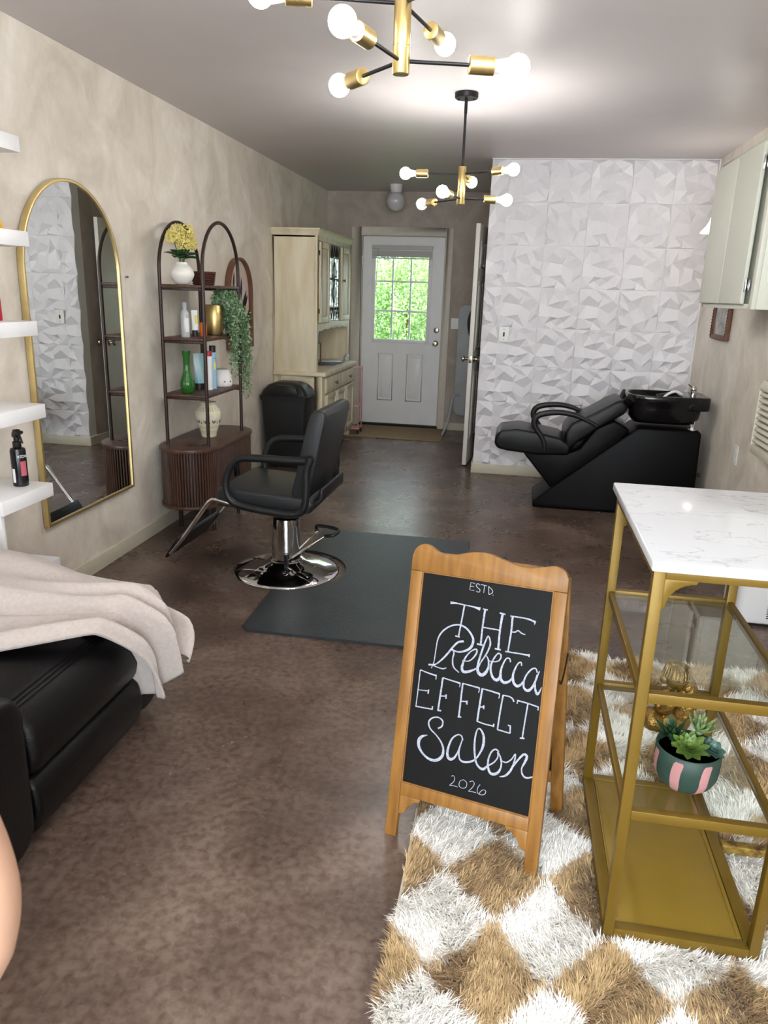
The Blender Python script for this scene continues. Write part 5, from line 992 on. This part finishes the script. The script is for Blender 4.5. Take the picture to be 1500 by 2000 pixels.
for s_ in (-1, 1):
    a, b = sorted((s_*hw_, s_*bw)); bf.box((a, 0, -.80), (b, .018, .0))
bf.box((-bw, .001, -.66), (bw, .017, -.62)).box((-bw, .001, -.06), (bw, .017, 0.02)).xf(Matrix.Translation((0, .021, .632)) @ Matrix.Rotation(.352, 4, 'X'))
bfo = bf.build('back_frame', M['sign_wood'], sg, bevel=.003)
MB().box((-bw, .006, -.62), (bw, .011, -.06)).xf(Matrix.Translation((0, .021, .632)) @ Matrix.Rotation(.352, 4, 'X')).build('back_chalkboard', M['chalkboard'], bfo, smooth=0)
bpy.data.objects.remove(tmp)
for s_ in (-1, 1):
    MB().box((s_*.15-.02, .018, .60), (s_*.15+.02, .024, .655)).build('hinge', M['brass'], sg)
k = MB()
pts = smoothpath([(hw_+.003, .01, .37), (hw_+.004, .03, .36), (hw_+.004, .06, .39), (hw_+.003, .085, .43)], 5)
k.tube(pts, .0022, 6); k.build('side_chain', M['black_metal'], sg)

# ================================================================== shaggy rug
rg = thing('shaggy_rug', (.53, 1.93, 0), 'thick shaggy rug in white and tan diamonds under the sign and the marble table', 'rug')
RX0, RX1, RY0, RY1 = -.185, 1.25, .85, 2.97
MB().prism(rrect(RX0-.53, RY0-1.93, RX1-.53, RY1-1.93, .03), 0.0005, .012, 'z').build('backing', M['rug_back'], rg, smooth=0)
def pile(count, y0, y1, seed):
    g = np.random.default_rng(seed)
    nt_ = count//7; tx = g.uniform(RX0, RX1, nt_); ty = g.uniform(y0, y1, nt_)
    ang = 2.2*np.sin(tx*9+1.3*np.sin(ty*7))+1.9*np.cos(ty*8+1.1*np.sin(tx*11))+g.normal(0, .7, nt_)
    x = np.repeat(tx, 7)+g.normal(0, .005, nt_*7); y = np.repeat(ty, 7)+g.normal(0, .005, nt_*7); a = np.repeat(ang, 7)+g.normal(0, .35, nt_*7)
    return x, y, a
xs, ys, as_ = [np.concatenate(v) for v in zip(pile(250000, RY0, 2.05, 1), pile(90000, 2.05, RY1, 2))]
ok = (xs > RX0+.004) & (xs < RX1) & (ys > RY0) & (ys < RY1-.004)
xs, ys, as_ = xs[ok], ys[ok], as_[ok]; g = np.random.default_rng(9); n = len(xs)
p_ = (xs-.05)/.27; q_ = (ys-1.466)/.305
jit = g.normal(0, .012, (2, n)); ca = np.floor(p_+q_+jit[0]); cb = np.floor(p_-q_+jit[1]); white = ((ca-cb) % 2) == 0
Ln = g.uniform(.026, .046, n); Ln *= np.where(ys > 2.05, 1.1, 1)
under = (xs > cx0-.004) & (xs < cx1+.004) & (ys > c0-.004) & (ys < c1+.004); Ln = np.where(under, .012, Ln)
for (fx, fy) in ((.15, 1.66), (.205, 1.92), (cx0+.012, c0+.012)):
    Ln = np.where((xs-fx)**2+(ys-fy)**2 < .0009, .012, Ln)
lean = g.uniform(.35, 1.05, n); wd = g.uniform(.0008, .0016, n)*np.where(ys > 2.05, 1.5, 1)
dx, dy = np.cos(as_), np.sin(as_); px, py = -dy, dx; z0 = .010
def pt(t, bend):
    h = Ln*t; return xs+dx*h*np.sin(lean)*bend, ys+dy*h*np.sin(lean)*bend, z0+h*np.cos(lean*bend)
x1, y1_, z1_ = pt(.5, .55); x2, y2_, z2_ = pt(1.0, 1.0)
V = np.stack([np.stack([xs-px*wd, ys-py*wd, np.full(n, z0)], -1), np.stack([xs+px*wd, ys+py*wd, np.full(n, z0)], -1), np.stack([x1-px*wd, y1_-py*wd, z1_], -1), np.stack([x1+px*wd, y1_+py*wd, z1_], -1), np.stack([x2, y2_, z2_], -1)], 1)
V -= np.array([.53, 1.93, 0])
for nm, msk, m in (('white_pile', white, M['rug_white']), ('tan_pile', ~white, M['rug_tan'])):
    v = V[msk]; c = len(v); base = np.arange(c)[:, None]*5
    tri = np.concatenate([base+np.array([0, 1, 3]), base+np.array([0, 3, 2]), base+np.array([2, 3, 4])], 1).reshape(-1)
    me = bpy.data.meshes.new(nm); me.vertices.add(c*5); me.vertices.foreach_set('co', v.reshape(-1).astype(np.float32))
    me.loops.add(c*9); me.loops.foreach_set('vertex_index', tri.astype(np.int32)); me.polygons.add(c*3)
    me.polygons.foreach_set('loop_start', np.arange(0, c*9, 3, dtype=np.int32)); me.update(calc_edges=True); me.materials.append(m)
    o = bpy.data.objects.new(nm, me); COL.objects.link(o); o.parent = rg; o['kind'] = 'stuff'

# ================================================================== recliner and throw
rc = thing('leather_recliner', (0, 0, 0), 'black leather recliner at the left edge, half under a pale throw', 'armchair')
MB().box((-2.04, 1.30, .03), (-1.24, 2.26, .27)).build('base', M['black_vinyl'], rc, bevel=.02, segs=3)
cushion('seat_cushion', M['black_leather'], rc, [(-1.86, .25), (-1.86, .45), (-1.55, .462), (-1.33, .452), (-1.22, .425), (-1.165, .36), (-1.148, .28), (-1.16, .215), (-1.2, .205), (-1.3, .23)], 1.505, 2.075, .035, 5)
cushion('footrest_panel', M['black_leather'], rc, [(-1.26, .03), (-1.20, .025), (-1.168, .05), (-1.15, .12), (-1.16, .19), (-1.19, .215), (-1.26, .215)], 1.50, 2.08, .02, 4)
for a, b in ((1.20, 1.492), (2.085, 2.265)):
    pr_ = rrect(a, .03, b, .50 if a < 2 else .475, .085, 7); MB().prism(pr_, -2.0, -1.185 if a > 2 else -1.15, 'x').build('arm', M['black_leather'], rc, bevel=.03, segs=4, smooth=60)
cushion('backrest', M['black_leather'], rc, [(-2.09, .30), (-1.9, .30), (-1.90, .6), (-1.96, 1.0), (-2.05, 1.02), (-2.10, .9)], 1.45, 2.12, .04, 4)
k = MB()
for dx_, dz_ in ((0, 0), (.011, -.006), (.02, -.014)): k.tube([(-1.221+dx_, 1.52+.53*i/10, .4275+dz_+.0*math.sin(i)) for i in range(11)], .0016, 6)
k.build('seam_stitching', M['black_vinyl'], rc)
bk_ = thing('throw_blanket', (0, 0, 0), 'pale pinkish beige fleece throw draped over the recliner arm and seat', 'blanket')
def sst(a, b, x): t_ = max(0, min(1, (x-a)/(b-a))); return t_*t_*(3-2*t_)
def bl_fn(u, v):
    if u < .72:
        X_ = -2.02+.84*(u/.72); w = 0; Y0 = max(1.50, 1.70+(X_+1.34)*.85)-.0
    else:
        w = (u-.72)/.28; X_ = -1.18+.085*math.sin(min(1, w*1.6)*PI/2)-.03*w; Y0 = 1.835+.26*w**.8
    Y1 = 2.335-.075*sst(-1.95, -1.2, X_)-.05*w
    if v < .82:
        t_ = v/.82; Y_ = Y0+(Y1-Y0)*t_; drop = 0
    else:
        t_ = (v-.82)/.18; Y_ = Y1+.012*math.sin(t_*2); drop = (.30-.16*sst(-1.4, -1.12, X_))*t_
    z = .476+(.05-.035*sst(-1.9, -1.2, X_))*sst(1.93, 2.12, Y_)-.03*sst(Y1-.08, Y1, Y_)
    z += .045*math.exp(-((X_+1.75)/.25)**2)*sst(1.7, 2.1, Y_)
    ph = 2*PI*v
    f_ = .020*math.sin(2.1*ph+2.2*u+.6*math.sin(5*u))+.013*math.sin(4.7*ph-4*u+1.2)+.006*math.sin(9*ph+9*u)*math.sin(6*u+1)
    f_ += .024*math.exp(-((v-.24-.12*math.sin(3*u))/.03)**2)+.03*math.exp(-((v-.50+.16*u)/.035)**2)-.026*math.exp(-((v-.42+.14*u)/.022)**2)-.018*math.exp(-((v-.14-.1*u)/.018)**2)
    edge = sst(0, .06, v); z += f_*edge*(1-.0*w)+.004
    if w: 
        z -= .335*w**1.15*(1-.62*sst(.15, .9, v))+.02*w; X_ += (f_*1.7+.025*math.sin(3.1*ph+1)*w)*min(1, w*3); Y_ += .02*math.sin(4*w+ph)*w
    return (X_, Y_, max(.06, z-drop*(1-.0*w)))
MB().grid(bl_fn, 110, 96).build('throw_cloth', M['blanket'], bk_, smooth=80, solid=.011)

# ================================================================== person beside the camera, only an elbow in frame
pe = thing('person', (-.90, .36, 0), 'person at the lower left edge, only a bare bent elbow in frame', 'person')
def skin_mesh(name, m, parent, verts, edges, rad_, sub=2):
    me = bpy.data.meshes.new(name); me.from_pydata(verts, edges, []); o = bpy.data.objects.new(name, me); COL.objects.link(o); o.parent = parent
    s_ = o.modifiers.new('skin', 'SKIN'); s_.use_smooth_shade = True
    sv = me.skin_vertices[0].data
    for i, r_ in enumerate(rad_): sv[i].radius = (r_, r_) if not isinstance(r_, tuple) else r_; sv[i].use_root = (i == 0)
    q = o.modifiers.new('sub', 'SUBSURF'); q.levels = q.render_levels = sub; me.materials.append(m); return o
Vb = []; Eb = []; Rb = []
def chain(pts, start=None):
    prev = start
    for p, r_ in pts:
        Vb.append(p); Rb.append(r_); i = len(Vb)-1
        if prev is not None: Eb.append((prev, i))
        prev = i
    return prev
chain([((0, 0, .92), (.15, .11)), ((0, 0, 1.06), (.13, .10)), ((0, 0, 1.22), (.14, .105)), ((0, 0, 1.36), (.12, .09)), ((0, 0, 1.45), .055), ((0, .02, 1.52), .055), ((0, .025, 1.58), (.07, .085)), ((0, .02, 1.66), (.072, .09)), ((0, .01, 1.72), (.05, .06))])
for s_ in (-1, 1):
    chain([((s_*.09, 0, .82), .085), ((s_*.10, .01, .5), .058), ((s_*.10, -.01, .3), .052), ((s_*.10, -.02, .09), .036), ((s_*.105, .06, .035), .032), ((s_*.11, .15, .025), .022)], 0)
def fingers(hand, origin, dirv, sidev):
    d = Vector(dirv).normalized(); s2 = Vector(sidev).normalized(); nn = d.cross(s2)
    for j, (off, L_) in enumerate(((-.028, .062), (-.009, .072), (.010, .068), (.028, .054))):
        b_ = Vector(origin)+s2*off; chain([(tuple(b_), .010), (tuple(b_+d*L_*.5+nn*.004), .0085), (tuple(b_+d*L_+nn*.018), .007)], hand)
    b_ = Vector(origin)-d*.05-s2*.035; chain([(tuple(b_), .012), (tuple(b_+d*.03-s2*.02), .010), (tuple(b_+d*.055-s2*.028), .008)], hand)
h = chain([((.165, .01, 1.37), .058), ((.27, .06, 1.20), .045), ((.395, .12, 1.09), .043), ((.432, .13, 1.0), .042), ((.442, .14, .925), .042), ((.424, .15, .85), .040), ((.38, .18, .77), .036), ((.27, .215, .73), .030), ((.20, .22, .72), .024), ((.145, .22, .72), (.03, .016))], 3)
fingers(h, (.105, .22, .718), (-1, -.1, -.05), (0, .2, -1))
h = chain([((-.165, .01, 1.37), .058), ((-.20, .0, 1.10), .043), ((-.21, .02, .95), .035), ((-.20, .06, .78), .026), ((-.195, .07, .74), (.018, .03))], 3)
fingers(h, (-.195, .075, .695), (0, .05, -1), (0, 1, 0))
body = skin_mesh('body', M['skin'], pe, Vb, Eb, Rb, 2)
Vc = [(0, 0, .94), (0, 0, 1.08), (0, 0, 1.22), (0, 0, 1.36), (0, 0, 1.42), (.14, .01, 1.38), (.22, .035, 1.28), (-.14, .01, 1.38), (-.19, .0, 1.26)]
skin_mesh('tee_shirt', M['cloth_dark'], body, Vc, [(0, 1), (1, 2), (2, 3), (3, 4), (3, 5), (5, 6), (3, 7), (7, 8)], [(.165, .125), (.145, .12), (.155, .12), (.135, .105), .075, .07, .058, .07, .058])
Vc = [(0, 0, .95)]; Ec = []; Rc = [(.165, .13)]
for s_ in (-1, 1):
    k0 = len(Vc); Vc += [(s_*.09, 0, .82), (s_*.10, .01, .5), (s_*.10, -.01, .3), (s_*.10, -.02, .12)]; Rc += [.10, .075, .065, .055]; Ec += [(0, k0), (k0, k0+1), (k0+1, k0+2), (k0+2, k0+3)]
skin_mesh('trousers', M['cloth_dark'], body, Vc, Ec, Rc)
MB().sphere((0, -.012, 1.655), .1, 24, 16, (.86, 1.02, 1.12)).xf(Matrix.Identity(4)).build('hair', M['hair'], body)
k = MB().sphere((-.03, .108, 1.62), .013, 10, 8).sphere((.03, .108, 1.62), .013, 10, 8).build('eyes', M['label_white'], body)

# ================================================================== outside the garden door
struct('ground', MB().box((-9, YB+.12, -.3), (8, 22, -.12)), M['grass'], 'sunlit lawn beyond the garden door', smooth=0)
def shrub(loc, r, hgt, cnt, m, label, seed):
    cnt = int(cnt*2.6)
    t_ = thing('shrub', (loc[0], loc[1], -.12), label, 'shrub', 'shrubs outside the garden door'); g_ = np.random.default_rng(seed)
    d = g_.normal(0, 1, (cnt, 3)); d /= np.linalg.norm(d, axis=1)[:, None]; rr = g_.uniform(.55, 1.0, cnt)[:, None]
    lump = 1+.22*np.sin(d[:, :1]*7+seed)*np.cos(d[:, 2:]*6)
    c = d*rr*lump*np.array([r, r, hgt/2])+np.array([0, 0, hgt/2]); c = c[c[:, 2] > .05]; cnt = len(c)
    a = g_.normal(0, 1, (cnt, 3)); a /= np.linalg.norm(a, axis=1)[:, None]; b = np.cross(a, g_.normal(0, 1, (cnt, 3))); b /= np.linalg.norm(b, axis=1)[:, None]
    s_ = g_.uniform(.017, .036, cnt)[:, None]; V_ = np.stack([c-a*s_, c+b*s_*.5, c+a*s_, c-b*s_*.5], 1).reshape(-1, 3)
    me = bpy.data.meshes.new('foliage'); me.from_pydata(V_.tolist(), [], (np.arange(cnt*4).reshape(-1, 4)).tolist()); me.materials.append(m)
    o = bpy.data.objects.new('foliage', me); COL.objects.link(o); o.parent = t_; o['kind'] = 'stuff'
    MB().tube([(0, 0, 0), (.05, 0, hgt*.3), (0, .05, hgt*.6)], [.06, .045, .02], 8).build('trunk', M['bark'], t_)
shrub((-1.75, 12.0), .85, 2.3, 9000, M['bush'], 'bright leafy shrub straight behind the garden door glass', 1)
shrub((-3.75, 12.2), .8, 2.5, 7000, M['bush'], 'bright shrub to the left behind the garden door glass', 2)
shrub((-2.6, 15.0), 1.5, 4.0, 12000, M['bush_dark'], 'taller darker shrub at the back of the garden', 3)
shrub((.9, 14.0), 1.3, 3.6, 6000, M['bush_dark'], 'dark tall shrub to the right beyond the garden door', 4)
shrub((-2.25, 10.4), .25, 1.1, 700, M['bush'], 'small sparse shrub low in the left panes', 5)

# ------------------------------------------------------------------ put every thing's origin at its own base
bpy.context.view_layer.update()
for r_ in [o for o in bpy.data.objects if o.parent is None and o.type == 'EMPTY' and o.name != 'chalkboard_sign']:
    if abs(r_.location.y) > 1e-6: continue
    lo = Vector((1e9,)*3); hi = Vector((-1e9,)*3)
    for c in r_.children:
        for cn in c.bound_box:
            p = c.matrix_world @ Vector(cn)
            for i in range(3): lo[i] = min(lo[i], p[i]); hi[i] = max(hi[i], p[i])
    d = Vector(((lo.x+hi.x)/2, (lo.y+hi.y)/2, lo.z))-r_.location
    for c in r_.children: c.location = c.location-d
    r_.location = r_.location+d
